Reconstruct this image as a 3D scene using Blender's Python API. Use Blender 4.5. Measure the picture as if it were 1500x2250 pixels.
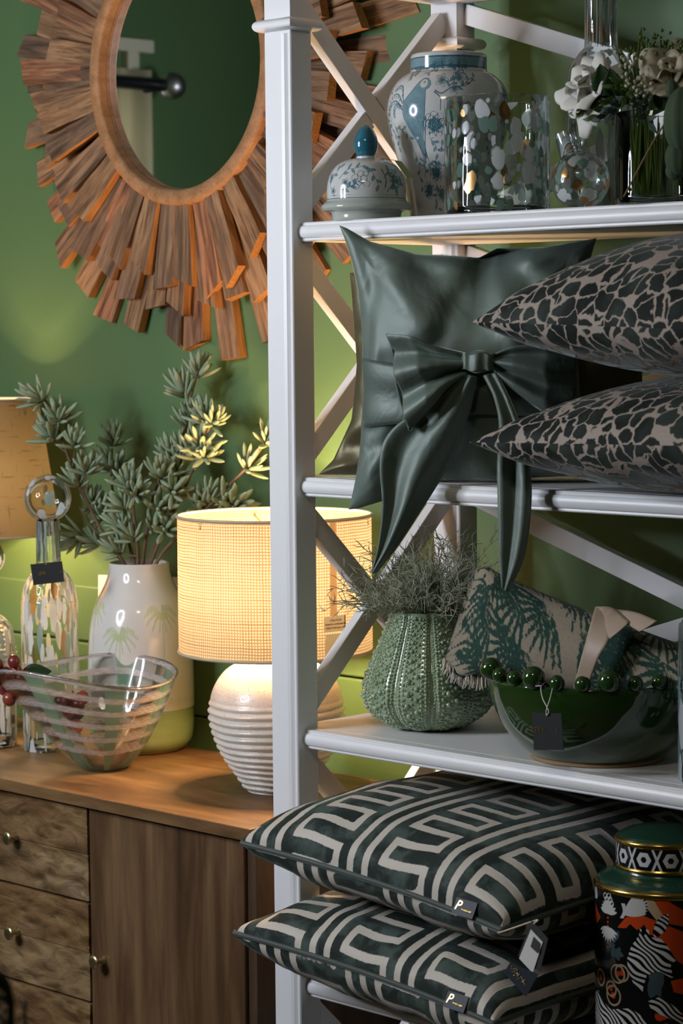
import bpy, bmesh, math, random
import numpy as np
from mathutils import Vector, Matrix, Euler

for o in list(bpy.data.objects): bpy.data.objects.remove(o)
SC = bpy.context.scene
COL = SC.collection
PI = math.pi

# ---------------------------------------------------------------- camera
F_PX = 5270.0; CXP, CYP = 750.0, 1125.0
YAW, PITCH, ROLL = math.radians(45), math.radians(4.28), math.radians(.53)
_fh = np.array([-math.sin(YAW), math.cos(YAW), 0.]); _rt = np.array([math.cos(YAW), math.sin(YAW), 0.]); _u0 = np.array([0, 0, 1.])
FWD = _fh*math.cos(PITCH) - _u0*math.sin(PITCH); _up = _fh*math.sin(PITCH) + _u0*math.cos(PITCH)
E1 = math.cos(ROLL)*_rt - math.sin(ROLL)*_up
E2 = math.sin(ROLL)*_rt + math.cos(ROLL)*_up
CAM = np.array([2.4638, -2.3205, 1.55])
cd = bpy.data.cameras.new('camera'); cam = bpy.data.objects.new('camera', cd); COL.objects.link(cam)
cam.matrix_world = Matrix([[E1[0], E2[0], -FWD[0], CAM[0]], [E1[1], E2[1], -FWD[1], CAM[1]], [E1[2], E2[2], -FWD[2], CAM[2]], [0, 0, 0, 1]])
cd.sensor_fit = 'HORIZONTAL'; cd.sensor_width = 36; cd.lens = F_PX/1500*36
cd.clip_start = .05; cd.clip_end = 60
cd.dof.use_dof = True; cd.dof.focus_distance = 3.35; cd.dof.aperture_fstop = 15
SC.camera = cam
# ---------------------------------------------------------------- world, exposure
w = bpy.data.worlds.new('world'); SC.world = w; w.use_nodes = True
w.node_tree.nodes['Background'].inputs[0].default_value = (.95, .93, .85, 1)
w.node_tree.nodes['Background'].inputs[1].default_value = 4.0
SC.view_settings.view_transform = 'Standard'; SC.view_settings.look = 'None'
SC.view_settings.exposure = 0.0; SC.view_settings.gamma = 1.0
SC.view_settings.use_curve_mapping = False
SC.cycles.max_bounces = 7; SC.cycles.diffuse_bounces = 3; SC.cycles.glossy_bounces = 3; SC.cycles.transmission_bounces = 6; SC.cycles.transparent_max_bounces = 14
SC.cycles.caustics_reflective = False; SC.cycles.caustics_refractive = False
RING_POWER = 128.0      # photographic ring lamp standing in the room (key light)
FILL_POWER = 15.0       # unseen ceiling lamp added as fill
DRUM_POWER = 92.0        # bulb of the drum lamp
CONE_POWER = 54.0        # bulb of the tapered lamp

def ray(px, py):
    v = FWD*F_PX + E1*(px-CXP) - E2*(py-CYP); return v/np.linalg.norm(v)
def at(px, py, x=None, y=None, z=None):
    """a point of the photograph on a plane of the room"""
    v = ray(px, py)
    t = (x-CAM[0])/v[0] if x is not None else (y-CAM[1])/v[1] if y is not None else (z-CAM[2])/v[2]
    return CAM + v*t
def atp(px, py, c, n):
    v = ray(px, py); c = np.asarray(c, float); n = np.asarray(n, float)
    return CAM + v*(((c-CAM)@n)/(v@n))

# ---------------------------------------------------------------- object helpers
def tag(o, label=None, cat=None, group=None, kind=None):
    if label: o['label'] = label
    if cat: o['category'] = cat
    if group: o['group'] = group
    if kind: o['kind'] = kind
    return o
def thing(name, label, cat, loc=(0, 0, 0), rot=(0, 0, 0), group=None):
    o = bpy.data.objects.new(name, None); COL.objects.link(o)
    o.empty_display_size = .05
    o.location = loc; o.rotation_euler = rot
    return tag(o, label, cat, group)
def mesh(name, V, Fc, smooth=True, attrs=None):
    me = bpy.data.meshes.new(name)
    V = np.asarray(V, dtype=np.float32)
    if isinstance(Fc, np.ndarray):
        k = Fc.shape[1]; nf = len(Fc)
        me.vertices.add(len(V)); me.vertices.foreach_set('co', V.ravel())
        me.loops.add(nf*k); me.loops.foreach_set('vertex_index', Fc.astype(np.int32).ravel())
        me.polygons.add(nf); me.polygons.foreach_set('loop_start', np.arange(0, nf*k, k, dtype=np.int32))
        me.update(calc_edges=True)
    else:
        me.from_pydata([tuple(map(float, v)) for v in V], [], [tuple(int(i) for i in f) for f in Fc]); me.update()
    if smooth and len(me.polygons):
        me.polygons.foreach_set('use_smooth', np.ones(len(me.polygons), dtype=bool))
    for k, a in (attrs or {}).items():
        a = np.asarray(a, dtype=np.float32)
        if a.ndim == 1:
            at_ = me.attributes.new(k, 'FLOAT', 'POINT'); at_.data.foreach_set('value', a)
        else:
            at_ = me.attributes.new(k, 'FLOAT_VECTOR', 'POINT'); at_.data.foreach_set('vector', a.ravel())
    return me
def obj(name, me, mat, parent=None, world=False, loc=None, rot=None):
    """link one mesh object; world=True: the mesh is in room coordinates and is moved into its parent's frame"""
    o = bpy.data.objects.new(name, me); COL.objects.link(o)
    if mat is not None and not me.materials: me.materials.append(mat)
    if parent is not None:
        o.parent = parent
        if world:
            m = wmat(parent).inverted(); me.transform(m)
    if loc is not None: o.location = loc
    if rot is not None: o.rotation_euler = rot
    return o
def wmat(o):
    m = Matrix.LocRotScale(o.location, o.rotation_euler, o.scale)
    return wmat(o.parent) @ m if o.parent else m
def join(parts):
    """parts: list of (V, F) -> one V, F list"""
    V = []; Fc = []; n = 0
    for v, f in parts:
        V.append(np.asarray(v, float)); Fc += [tuple(int(i)+n for i in q) for q in f]; n += len(v)
    return np.concatenate(V), Fc
def autosharp(o, ang=40):
    me = o.data
    bm = bmesh.new(); bm.from_mesh(me)
    for e in bm.edges:
        if len(e.link_faces) == 2 and e.calc_face_angle(0) > math.radians(ang): e.smooth = False
    bm.to_mesh(me); bm.free(); return o
def bevel(o, w=.002, seg=2, ang=35):
    m = o.modifiers.new('bevel', 'BEVEL'); m.width = w; m.segments = seg; m.limit_method = 'ANGLE'; m.angle_limit = math.radians(ang)
    return o
def solid(o, t=.002, off=0):
    m = o.modifiers.new('solid', 'SOLIDIFY'); m.thickness = t; m.offset = off; return o

BOXF = [(0, 3, 2, 1), (4, 5, 6, 7), (0, 1, 5, 4), (1, 2, 6, 5), (2, 3, 7, 6), (3, 0, 4, 7)]
def box(x0, x1, y0, y1, z0, z1):
    return np.array([(x0, y0, z0), (x1, y0, z0), (x1, y1, z0), (x0, y1, z0), (x0, y0, z1), (x1, y0, z1), (x1, y1, z1), (x0, y1, z1)], float), BOXF
def beam(p0, p1, w, t, nrm):
    """box from p0 to p1, thickness t along nrm, width w across"""
    p0, p1, n = (np.asarray(a, float) for a in (p0, p1, nrm)); d = p1-p0; d /= np.linalg.norm(d)
    n = n - d*(n@d); n /= np.linalg.norm(n); s = np.cross(n, d)
    c = []
    for p in (p0, p1):
        for a, b in ((-1, -1), (1, -1), (1, 1), (-1, 1)): c.append(p + s*a*w/2 + n*b*t/2)
    return np.array(c), BOXF
def spline(pts, n):
    """Catmull-Rom through pts, n samples"""
    P = np.asarray(pts, float); m = len(P)
    Q = np.vstack([2*P[0]-P[1], P, 2*P[-1]-P[-2]])
    t = np.linspace(0, m-1-1e-9, n); i = t.astype(int); f = (t-i)[:, None]
    a, b, c, d = Q[i], Q[i+1], Q[i+2], Q[i+3]
    return .5*((2*b)+(-a+c)*f+(2*a-5*b+4*c-d)*f**2+(-a+3*b-3*c+d)*f**3)
def gridf(nu, nv, wrapu=False):
    """quads of an nu x nv grid stored row by row (index i*nv+j)"""
    iu = np.arange(nu if wrapu else nu-1); jv = np.arange(nv-1)
    I, J = np.meshgrid(iu, jv, indexing='ij'); I2 = (I+1) % nu
    return np.stack([(I*nv+J), (I2*nv+J), (I2*nv+J+1), (I*nv+J+1)], -1).reshape(-1, 4)
def lathe(prof, n=64):
    """prof [(r,z)...] bottom to top; returns V, F, theta, s(arc length)"""
    P = np.asarray(prof, float); m = len(P)
    th = np.linspace(0, 2*PI, n, endpoint=False)
    V = np.zeros((n, m, 3)); V[:, :, 0] = np.cos(th)[:, None]*np.maximum(P[:, 0], 1e-5); V[:, :, 1] = np.sin(th)[:, None]*np.maximum(P[:, 0], 1e-5); V[:, :, 2] = P[:, 1]
    s = np.concatenate([[0], np.cumsum(np.linalg.norm(np.diff(P, axis=0), axis=1))])
    return V.reshape(-1, 3), gridf(n, m, True), np.repeat(th, m), np.tile(s, n)
def lobj(name, prof, mat, parent, n=64, loc=None, rot=None, smooth=True):
    V, Fc, _, _ = lathe(prof, n); o = obj(name, mesh(name, V, Fc, smooth), mat, parent, loc=loc, rot=rot); return o
def frames(P):
    P = np.asarray(P, float); T = np.gradient(P, axis=0); T /= np.linalg.norm(T, axis=1)[:, None]+1e-12
    n = np.cross(T[0], [0, 0, 1.]);
    if np.linalg.norm(n) < 1e-3: n = np.cross(T[0], [1., 0, 0])
    n /= np.linalg.norm(n); Ns = [n]
    for i in range(1, len(P)):
        n = n - T[i]*(n@T[i]); n /= np.linalg.norm(n)+1e-12; Ns.append(n)
    Ns = np.array(Ns); return T, Ns, np.cross(T, Ns)
def tube(P, r, k=8, cap=True):
    P = np.asarray(P, float); T, A, B = frames(P); r = np.broadcast_to(np.asarray(r, float), (len(P),))
    th = np.linspace(0, 2*PI, k, endpoint=False)
    V = (P[:, None]+A[:, None]*(np.cos(th)[None, :, None]*r[:, None, None])+B[:, None]*(np.sin(th)[None, :, None]*r[:, None, None])).reshape(-1, 3)
    Fc = []
    for i in range(len(P)-1):
        for j in range(k): j2 = (j+1) % k; Fc.append((i*k+j, i*k+j2, (i+1)*k+j2, (i+1)*k+j))
    if cap: Fc.append(tuple(range(k-1, -1, -1))); Fc.append(tuple(len(P)*k-k+j for j in range(k)))
    return V, Fc
def ball(r=1, n=16, m=10, sx=1, sy=1, sz=1):
    th = np.linspace(0, PI, m+1)
    V, Fc, _, _ = lathe([(math.sin(t)*r, -math.cos(t)*r) for t in th], n)
    return V*np.array([sx, sy, sz]), Fc
def extrude_poly(pts, axis, a, b):
    """closed 2D outline extruded along an axis; pts are the other two coordinates in xyz order"""
    n = len(pts); V = []
    for c in (a, b):
        for p in pts:
            q = list(p); q.insert(axis, c); V.append(q)
    Fc = [tuple(range(n)), tuple(range(2*n-1, n-1, -1))] + [(i, i+n, (i+1) % n+n, (i+1) % n) for i in range(n)]
    return np.array(V, float), Fc
def wob(x, y, seed=0, n=6, f0=1., f1=3.):
    r = np.random.RandomState(seed); o = np.zeros(np.broadcast(x, y).shape)
    for _ in range(n):
        f = r.uniform(f0, f1); a = r.uniform(0, 2*PI); o = o + np.sin((x*math.cos(a)+y*math.sin(a))*f+r.uniform(0, 7))
    return o/n**.5
_texts = []
def text(name, s, size, mat, parent, loc, rot, align='CENTER', extrude=.0001, bold=0, shear=0):
    cu = bpy.data.curves.new(name, 'FONT'); cu.body = s; cu.size = size; cu.align_x = align; cu.align_y = 'CENTER'; cu.extrude = extrude; cu.shear = shear; cu.resolution_u = 3; cu.offset = bold
    t = bpy.data.objects.new(name, cu); COL.objects.link(t)
    bpy.context.view_layer.update()
    me = bpy.data.meshes.new_from_object(t.evaluated_get(bpy.context.evaluated_depsgraph_get()))
    bpy.data.objects.remove(t); me.name = name; me.materials.clear()
    return obj(name, me, mat, parent, loc=loc, rot=rot)

class Ink:
    """signed-distance drawing on surface coordinates (metres); the shader cuts it at zero"""
    def __init__(s, U, V): s.U = U; s.V = V; s.d = np.full(U.shape, .05)
    def _m(s, x0, x1, y0, y1, p=.004): return np.nonzero((s.U > x0-p) & (s.U < x1+p) & (s.V > y0-p) & (s.V < y1+p))
    def put(s, m, d): s.d[m] = np.minimum(s.d[m], d)
    def seg(s, x0, y0, x1, y1, r0, r1=None):
        r1 = r0 if r1 is None else r1; R = max(r0, r1)
        m = s._m(min(x0, x1)-R, max(x0, x1)+R, min(y0, y1)-R, max(y0, y1)+R)
        x, y = s.U[m], s.V[m]; dx, dy = x1-x0, y1-y0; t = np.clip(((x-x0)*dx+(y-y0)*dy)/(dx*dx+dy*dy+1e-12), 0, 1)
        s.put(m, np.hypot(x-x0-dx*t, y-y0-dy*t)-(r0+(r1-r0)*t))
    def line(s, pts, r0, r1=None, n=None):
        P = spline(pts, n or 6*len(pts)); r1 = r0 if r1 is None else r1; k = len(P)-1
        for i in range(k): s.seg(*P[i], *P[i+1], r0+(r1-r0)*i/k, r0+(r1-r0)*(i+1)/k)
    def circ(s, x, y, r, ring=0):
        m = s._m(x-r, x+r, y-r, y+r); d = np.hypot(s.U[m]-x, s.V[m]-y)-r
        s.put(m, np.abs(d)-ring if ring else d)
    def leaf(s, x, y, a, L, W, ring=0):
        """pointed leaf from (x,y) along angle a"""
        m = s._m(x-L, x+L, y-L, y+L); c, q = math.cos(a), math.sin(a)
        u = (s.U[m]-x)*c+(s.V[m]-y)*q-L/2; v = np.abs(-(s.U[m]-x)*q+(s.V[m]-y)*c)
        h = W/2; R = ((L/2)**2+h*h)/(2*h); d = np.hypot(u, v+R-h)-R
        s.put(m, np.abs(d)-ring if ring else d)
    def poly(s, pts, ring=0):
        P = np.asarray(pts, float); m = s._m(P[:, 0].min(), P[:, 0].max(), P[:, 1].min(), P[:, 1].max())
        x, y = s.U[m], s.V[m]; d = np.full(x.shape, 9.); ins = np.zeros(x.shape, bool)
        for i in range(len(P)):
            (x0, y0), (x1, y1) = P[i], P[(i+1) % len(P)]; dx, dy = x1-x0, y1-y0
            t = np.clip(((x-x0)*dx+(y-y0)*dy)/(dx*dx+dy*dy+1e-12), 0, 1); d = np.minimum(d, np.hypot(x-x0-dx*t, y-y0-dy*t))
            c = ((y0 > y) != (y1 > y)); ins ^= c & (x < dx*(y-y0)/(dy if abs(dy) > 1e-12 else 1e-12)+x0)
        d = np.where(ins, -d, d); s.put(m, np.abs(d)-ring if ring else d)
    def cut(s, other): s.d = np.maximum(s.d, -other.d)
# ================================================================ materials
class N:
    def __init__(s, name):
        s.m_ = bpy.data.materials.new(name); s.m_.use_nodes = True; s.nt = s.m_.node_tree; s.nt.nodes.clear()
        s.out = s.nt.nodes.new('ShaderNodeOutputMaterial')
    def new(s, t, props=None, **inp):
        n = s.nt.nodes.new('ShaderNode'+t)
        for k, v in (props or {}).items(): setattr(n, k, v)
        for k, v in inp.items(): s.set(n, k.replace('_', ' '), v)
        return n
    def set(s, n, k, v):
        sock = n.inputs[k] if not isinstance(k, int) else n.inputs[k]
        if isinstance(v, bpy.types.NodeSocket): s.nt.links.new(v, sock)
        elif v is not None:
            if isinstance(v, (tuple, list)) and len(v) == 3 and sock.type == 'RGBA': v = (*v, 1)
            sock.default_value = v
    def m(s, op, a, b=None, c=None, clamp=False):
        n = s.nt.nodes.new('ShaderNodeMath'); n.operation = op; n.use_clamp = clamp
        for i, v in enumerate((a, b, c)):
            if v is not None: s.set(n, i, v)
        return n.outputs[0]
    def mix(s, f, a, b, mode='MIX'):
        n = s.nt.nodes.new('ShaderNodeMix'); n.data_type = 'RGBA'; n.blend_type = mode
        s.set(n, 0, f); s.set(n, 6, a); s.set(n, 7, b); return n.outputs[2]
    def ramp(s, f, stops, interp='LINEAR'):
        n = s.nt.nodes.new('ShaderNodeValToRGB'); cr = n.color_ramp; cr.interpolation = interp
        while len(cr.elements) < len(stops): cr.elements.new(.5)
        for e, (p, c) in zip(cr.elements, stops):
            e.position = p; e.color = (*c, 1) if isinstance(c, (tuple, list)) else (c, c, c, 1)
        s.set(n, 0, f); return n.outputs[0]
    def step(s, v, lo, hi):
        n = s.nt.nodes.new('ShaderNodeMapRange'); n.interpolation_type = 'SMOOTHSTEP'
        s.set(n, 0, v); s.set(n, 1, lo); s.set(n, 2, hi); return n.outputs[0]
    def coord(s, k='Object'): return s.nt.nodes.new('ShaderNodeTexCoord').outputs[k]
    def rnd(s): return s.nt.nodes.new('ShaderNodeObjectInfo').outputs['Random']
    def attr(s, k, vec=False):
        n = s.nt.nodes.new('ShaderNodeAttribute'); n.attribute_name = k; return n.outputs['Vector' if vec else 'Fac']
    def map(s, v, scale=(1, 1, 1), loc=(0, 0, 0), rot=(0, 0, 0)):
        n = s.nt.nodes.new('ShaderNodeMapping'); s.set(n, 0, v); s.set(n, 1, loc); s.set(n, 2, rot); s.set(n, 3, scale); return n.outputs[0]
    def vadd(s, a, b):
        n = s.nt.nodes.new('ShaderNodeVectorMath'); n.operation = 'ADD'; s.set(n, 0, a); s.set(n, 1, b); return n.outputs[0]
    def comb(s, x=0., y=0., z=0.):
        n = s.nt.nodes.new('ShaderNodeCombineXYZ'); s.set(n, 0, x); s.set(n, 1, y); s.set(n, 2, z); return n.outputs[0]
    def sep(s, v):
        n = s.nt.nodes.new('ShaderNodeSeparateXYZ'); s.set(n, 0, v); return n.outputs
    def noise(s, v, scale=5, detail=3, rough=.5, dist=0, col=False):
        n = s.nt.nodes.new('ShaderNodeTexNoise'); s.set(n, 'Vector', v); s.set(n, 'Scale', scale); s.set(n, 'Detail', detail); s.set(n, 'Roughness', rough); s.set(n, 'Distortion', dist)
        return n.outputs[1 if col else 0]
    def vor(s, v, scale=5, feature='F1', rand=1, out='Distance', smooth=None):
        n = s.nt.nodes.new('ShaderNodeTexVoronoi'); n.feature = feature; s.set(n, 'Vector', v); s.set(n, 'Scale', scale); s.set(n, 'Randomness', rand)
        return n.outputs[out]
    def wave(s, v, scale, dist=0, prof='SIN', direction='X', typ='BANDS', detail=2):
        n = s.nt.nodes.new('ShaderNodeTexWave'); n.wave_type = typ; n.wave_profile = prof
        if typ == 'BANDS': n.bands_direction = direction
        s.set(n, 'Vector', v); s.set(n, 'Scale', scale); s.set(n, 'Distortion', dist); s.set(n, 'Detail', detail); return n.outputs[1]
    def bump(s, h, strength=.3, dist=.01, normal=None):
        n = s.nt.nodes.new('ShaderNodeBump'); s.set(n, 'Height', h); s.set(n, 'Strength', strength); s.set(n, 'Distance', dist)
        if normal is not None: s.set(n, 'Normal', normal)
        return n.outputs[0]
    def pbr(s, col, rough=.5, spec=.5, metal=0, normal=None, sheen=0, sheen_rough=.3, sheen_tint=None, coat=0, coat_rough=.05, trans=0, sss=0, emit=None, emit_s=0, alpha=1, aniso=0, spec_tint=None):
        n = s.nt.nodes.new('ShaderNodeBsdfPrincipled')
        for k, v in (('Base Color', col), ('Roughness', rough), ('Specular IOR Level', spec), ('Metallic', metal), ('Normal', normal), ('Sheen Weight', sheen), ('Sheen Roughness', sheen_rough), ('Sheen Tint', sheen_tint), ('Coat Weight', coat), ('Coat Roughness', coat_rough), ('Transmission Weight', trans), ('Subsurface Weight', sss), ('Emission Color', emit), ('Emission Strength', emit_s), ('Alpha', alpha), ('Anisotropic', aniso), ('Specular Tint', spec_tint)):
            if v is not None: s.set(n, k, v)
        return n.outputs[0]
    def sh(s, t, **k): return s.new(t, **k).outputs[0]
    def mixs(s, f, a, b):
        n = s.nt.nodes.new('ShaderNodeMixShader'); s.set(n, 0, f); s.set(n, 1, a); s.set(n, 2, b); return n.outputs[0]
    def done(s, surf): s.nt.links.new(surf, s.out.inputs['Surface']); return s.m_

def plain(name, col, rough=.5, **k):
    n = N(name); return n.done(n.pbr(col, rough, **k))
def thin_glass(n, tint=(1, 1, 1), refl=1.0, rough=.01):
    """one sheet of clear glass: see-through with Fresnel reflections"""
    fr = n.new('Fresnel', IOR=1.45).outputs[0]
    return n.mixs(n.m('MULTIPLY', fr, refl, clamp=True), n.sh('BsdfTransparent', Color=tint), n.sh('BsdfGlossy', Color=(1, 1, 1), Roughness=rough))

MT = {}
# white painted timber
n = N('white_paint'); c = n.coord(); g = n.noise(c, 30, 3)
MT['paint'] = n.done(n.pbr(n.mix(g, (.78, .775, .78), (.81, .805, .81)), .36))
# green wall
n = N('green_wall'); c = n.coord(); g = n.noise(c, 3, 4); f = n.noise(c, 160, 2)
MT['wall'] = n.done(n.pbr(n.mix(g, (.076, .146, .058), (.094, .172, .070)), .48, spec=.35, normal=n.bump(f, .08, .003)))
MT['ceiling'] = plain('ceiling_paint', (.16, .17, .14), .85)
n = N('floor_wood'); c = n.coord(); g = n.noise(n.map(c, (1, 12, 1)), 4, 4)
MT['floor'] = n.done(n.pbr(n.mix(g, (.05, .03, .018), (.10, .06, .035)), .45))
# reclaimed planks: weathered face, raw orange cut sides; every plank its own tone
n = N('reclaimed_wood'); c = n.coord(); r = n.rnd(); off = n.m('MULTIPLY', r, 37.)
v = n.vadd(c, n.comb(off, off, off))
gr = n.noise(n.map(v, (70, 70, 7)), 1, 5, .6, .6); fine = n.noise(n.map(v, (260, 260, 9)), 1, 3, .6)
big = n.noise(v, 9, 3)
face = n.ramp(gr, [(.27, (.05, .03, .018)), (.42, (.15, .088, .050)), (.56, (.27, .165, .092)), (.75, (.40, .26, .15))])
tone = n.ramp(r, [(0, (.55, .56, .60)), (.2, (1., .95, .92)), (.4, (1.1, 1., .86)), (.58, (.72, .74, .76)), (.75, (1.2, .88, .78)), (.9, (1.1, 1.05, .94)), (1, (.75, .70, .68))])
face = n.mix(1, face, tone, 'MULTIPLY')
face = n.mix(n.m('MULTIPLY', n.step(big, .52, .75), .6), face, (.075, .06, .05))
face = n.mix(n.m('MULTIPLY', n.step(fine, .56, .70), .7), face, (.028, .016, .010))
raw = n.ramp(fine, [(.3, (.26, .115, .036)), (.7, (.42, .20, .068))])
nz = n.sep(n.coord('Normal'))
isf = n.step(n.m('ABSOLUTE', nz[1]), .55, .8)
col = n.mix(isf, raw, face)
h = n.m('ADD', n.m('MULTIPLY', gr, .7), n.m('MULTIPLY', fine, .5))
MT['plank'] = n.done(n.pbr(col, .8, spec=.25, normal=n.bump(h, .55, .004)))
# turned light wood ring
n = N('ring_wood'); c = n.coord(); g = n.noise(n.map(c, (30, 4, 30)), 1.5, 4, .55, .3); f = n.noise(c, 220, 2)
MT['ringwood'] = n.done(n.pbr(n.mix(1, n.ramp(g, [(.3, (.26, .125, .05)), (.55, (.37, .19, .085)), (.8, (.45, .25, .115))]), n.ramp(f, [(.3, .8), (.6, 1.)]), 'MULTIPLY'), .6, spec=.3, normal=n.bump(f, .1, .001)))
def wood(name, vec_scale, dark, mid, light, rough=.4, carve=False, streak=1.):
    n = N(name); c = n.coord()
    g = n.noise(n.map(c, vec_scale), 1, 6, .62, .5); big = n.noise(n.map(c, tuple(a*.22 for a in vec_scale)), 1.3, 3, .5, .8)
    fine = n.noise(n.map(c, tuple(a*5 for a in vec_scale)), 1, 3)
    t = n.m('ADD', n.m('MULTIPLY', g, .55), n.m('MULTIPLY', big, .45))
    col = n.ramp(t, [(.32, dark), (.47, mid), (.62, light), (.75, tuple(a*1.15 for a in light))])
    col = n.mix(n.m('MULTIPLY', n.step(fine, .58, .75), .35*streak), col, dark)
    if carve:
        vs = n.vadd(n.map(c, (20, 20, 40)), n.map(n.noise(c, 16, 2, col=True), (.9, .9, .9)))
        vo = n.vor(vs, 1.0, 'SMOOTH_F1'); vd = n.noise(n.map(c, (16, 16, 40)), 1, 3, .55, .9)
        col = n.mix(n.m('MULTIPLY', n.step(vd, .50, .68), .55), col, dark)
        hh = n.m('ADD', n.m('MULTIPLY', vo, 1.), n.m('MULTIPLY', vd, .35))
        nr = n.bump(hh, .9, .016)
    else: nr = n.bump(fine, .08, .002)
    return n.done(n.pbr(col, rough, spec=.4, normal=nr))
DK, MD, LT = (.035, .017, .008), (.115, .058, .024), (.23, .125, .052)
MT['cabtop'] = wood('sideboard_top_wood', (5, 26, 26), (.055, .027, .011), (.145, .078, .033), (.24, .14, .06), .38)
MT['cabdoor'] = wood('sideboard_door_wood', (30, 30, 3.2), (.026, .013, .006), (.082, .043, .019), (.175, .102, .048), .42)
MT['cabdrawer'] = wood('sideboard_drawer_wood', (7, 20, 24), (.04, .02, .008), (.13, .068, .027), (.24, .145, .06), .45, carve=True)
MT['cabside'] = wood('sideboard_side_wood', (30, 30, 3.2), (.022, .012, .007), (.06, .034, .017), (.105, .06, .03), .5)
MT['dark'] = plain('dark_gap', (.008, .006, .004), .8)
MT['brass'] = plain('brushed_brass', (.62, .50, .28), .32, metal=1)
MT['black'] = plain('black_metal', (.012, .012, .014), .35)
n = N('mirror_glass'); MT['mirror'] = n.done(n.pbr((.80, .82, .80), .015, metal=1))
n = N('clear_glass'); MT['glass'] = n.done(thin_glass(n, (.97, .985, .975), 1.0))
n = N('solid_glass'); MT['sglass'] = n.done(n.pbr((.95, .98, .96), .01, trans=1))

def speckle(name, scale, stretch, dens=.5, cols=None, tint=(.93, .96, .94), seed=0., neck=False, soft=.04):
    n = N(name); c = n.vadd(n.map(n.coord(), (scale, scale, scale/stretch)), (seed, seed*1.7, seed*.6)); c = n.vadd(c, n.map(n.noise(c, .9, 2, col=True), (.7, .7, .5), (-.35, -.35, -.25)))
    d = n.vor(c, 1, 'F1', .85); ran = n.new('TexVoronoi', {'feature': 'F1'}, Vector=c, Scale=1., Randomness=.85).outputs['Color']
    rs = n.sep(ran)
    size = n.m('ADD', n.m('MULTIPLY', n.m('POWER', rs[0], 1.4), .42), dens-.22)
    spot = n.m('SUBTRACT', 1., n.step(d, n.m('SUBTRACT', size, soft), size))
    cols = cols or [(0, (.78, .82, .84)), (.40, (.78, .82, .84)), (.41, (.20, .32, .27)), (.72, (.16, .28, .23)), (.73, (.45, .50, .48)), (.86, (.30, .13, .04)), (1, (.34, .2, .08))]
    col = n.ramp(rs[1], cols, 'CONSTANT')
    glass = thin_glass(n, tint, .75, .02)
    met = n.step(rs[1], .85, .86)
    body = n.mixs(.35, n.pbr(col, .12, coat=.6, spec=.6), n.sh('BsdfTranslucent', Color=col))
    gold = n.pbr((.75, .45, .18), .25, metal=1)
    body = n.mixs(n.m('MULTIPLY', met, .6), body, gold)
    return n.done(n.mixs(n.m('MULTIPLY', spot, .93), glass, body))
BR = [(0, (.80, .84, .85)), (.45, (.70, .74, .70)), (.62, (.30, .44, .40)), (.78, (.52, .56, .47)), (.92, (.36, .24, .12)), (1, (.5, .36, .18))]
MT['spk_round'] = speckle('speckled_glass_round', 58, 1.45, .47)
MT['spk_ball'] = speckle('speckled_glass_ball', 62, 1.0, .58, seed=3.)
MT['spk_tall'] = speckle('speckled_glass_tall', 78, 3.4, .50, seed=7., cols=[(0, (.55, .58, .60)), (.35, (.30, .36, .34)), (.6, (.26, .15, .10)), (.8, (.40, .42, .40)), (.93, (.3, .14, .05))])
MT['spk_long'] = speckle('speckled_glass_long', 92, 4.6, .58, cols=BR, seed=11.)
MT['spk_left'] = speckle('speckled_glass_pastel', 70, 4.2, .54, cols=BR, seed=17.)
MT['spk_stop'] = speckle('speckled_glass_stopper', 48, 1.8, .30, cols=[(0, (.8, .83, .85)), (.6, (.35, .47, .42)), (.8, (.75, .78, .80))], seed=21.)
MT['spk_right'] = speckle('speckled_glass_greyblue', 50, 3.0, .55, cols=[(0, (.50, .58, .60)), (.4, (.30, .40, .40)), (.7, (.62, .66, .68)), (.88, (.20, .08, .05))], seed=31.)
def streak(name, cols, seed=0.):
    n = N(name); c = n.coord(); s = n.sep(c); ang = n.m('ARCTAN2', s[1], s[0])
    g = n.noise(n.comb(n.m('MULTIPLY', ang, 5.), n.m('MULTIPLY', s[2], 8.), seed), 1.0, 3, .6)
    g2 = n.noise(n.comb(n.m('MULTIPLY', ang, 5.), n.m('MULTIPLY', s[2], 6.), seed+9), 1.3, 2, .6)
    fac = n.m('MULTIPLY', n.step(g, .48, .56), .8)
    return n.done(n.mixs(fac, thin_glass(n, (.95, .97, .96), .8, .02), n.pbr(n.ramp(g2, cols), .1, coat=.6)))
MT['neck_pastel'] = streak('streaked_glass_pastel', [(.35, (.62, .68, .68)), (.5, (.26, .40, .38)), (.65, (.66, .70, .70))])
MT['neck_brown'] = streak('streaked_glass_brown', [(.35, (.48, .52, .54)), (.48, (.16, .24, .22)), (.58, (.36, .15, .05)), (.7, (.46, .48, .50))], 4.)

MT['ceramic'] = plain('white_glaze', (.72, .72, .70), .14, coat=.5)
MT['flange'] = plain('pale_grey_green_glaze', (.42, .46, .41), .16, coat=.5)
MT['teal'] = plain('teal_glaze', (.022, .135, .19), .12, coat=.6)
def painted(name, base, inks, rough=.14):
    """glaze with flat drawing: inks = [(attribute, colour)]"""
    n = N(name); col = base
    for k, c in inks:
        a = n.attr(k); col = n.mix(n.m('SUBTRACT', 1., n.step(a, -.0002, .0002)), col, c)
    return n.done(n.pbr(col, rough, coat=.5))
n = N('blue_and_white_glaze'); c = n.coord(); wash = n.noise(c, 90, 3)
line = n.m('SUBTRACT', 1., n.step(n.attr('line'), -.0002, .0002)); fill = n.m('SUBTRACT', 1., n.step(n.attr('fill'), -.0003, .0003))
base = n.mix(n.m('MULTIPLY', n.noise(c, 14, 2), .4), (.60, .60, .585), (.53, .54, .53))
col = n.mix(n.m('MULTIPLY', fill, n.m('ADD', .62, n.m('MULTIPLY', wash, .4))), base, (.075, .21, .26))
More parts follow.
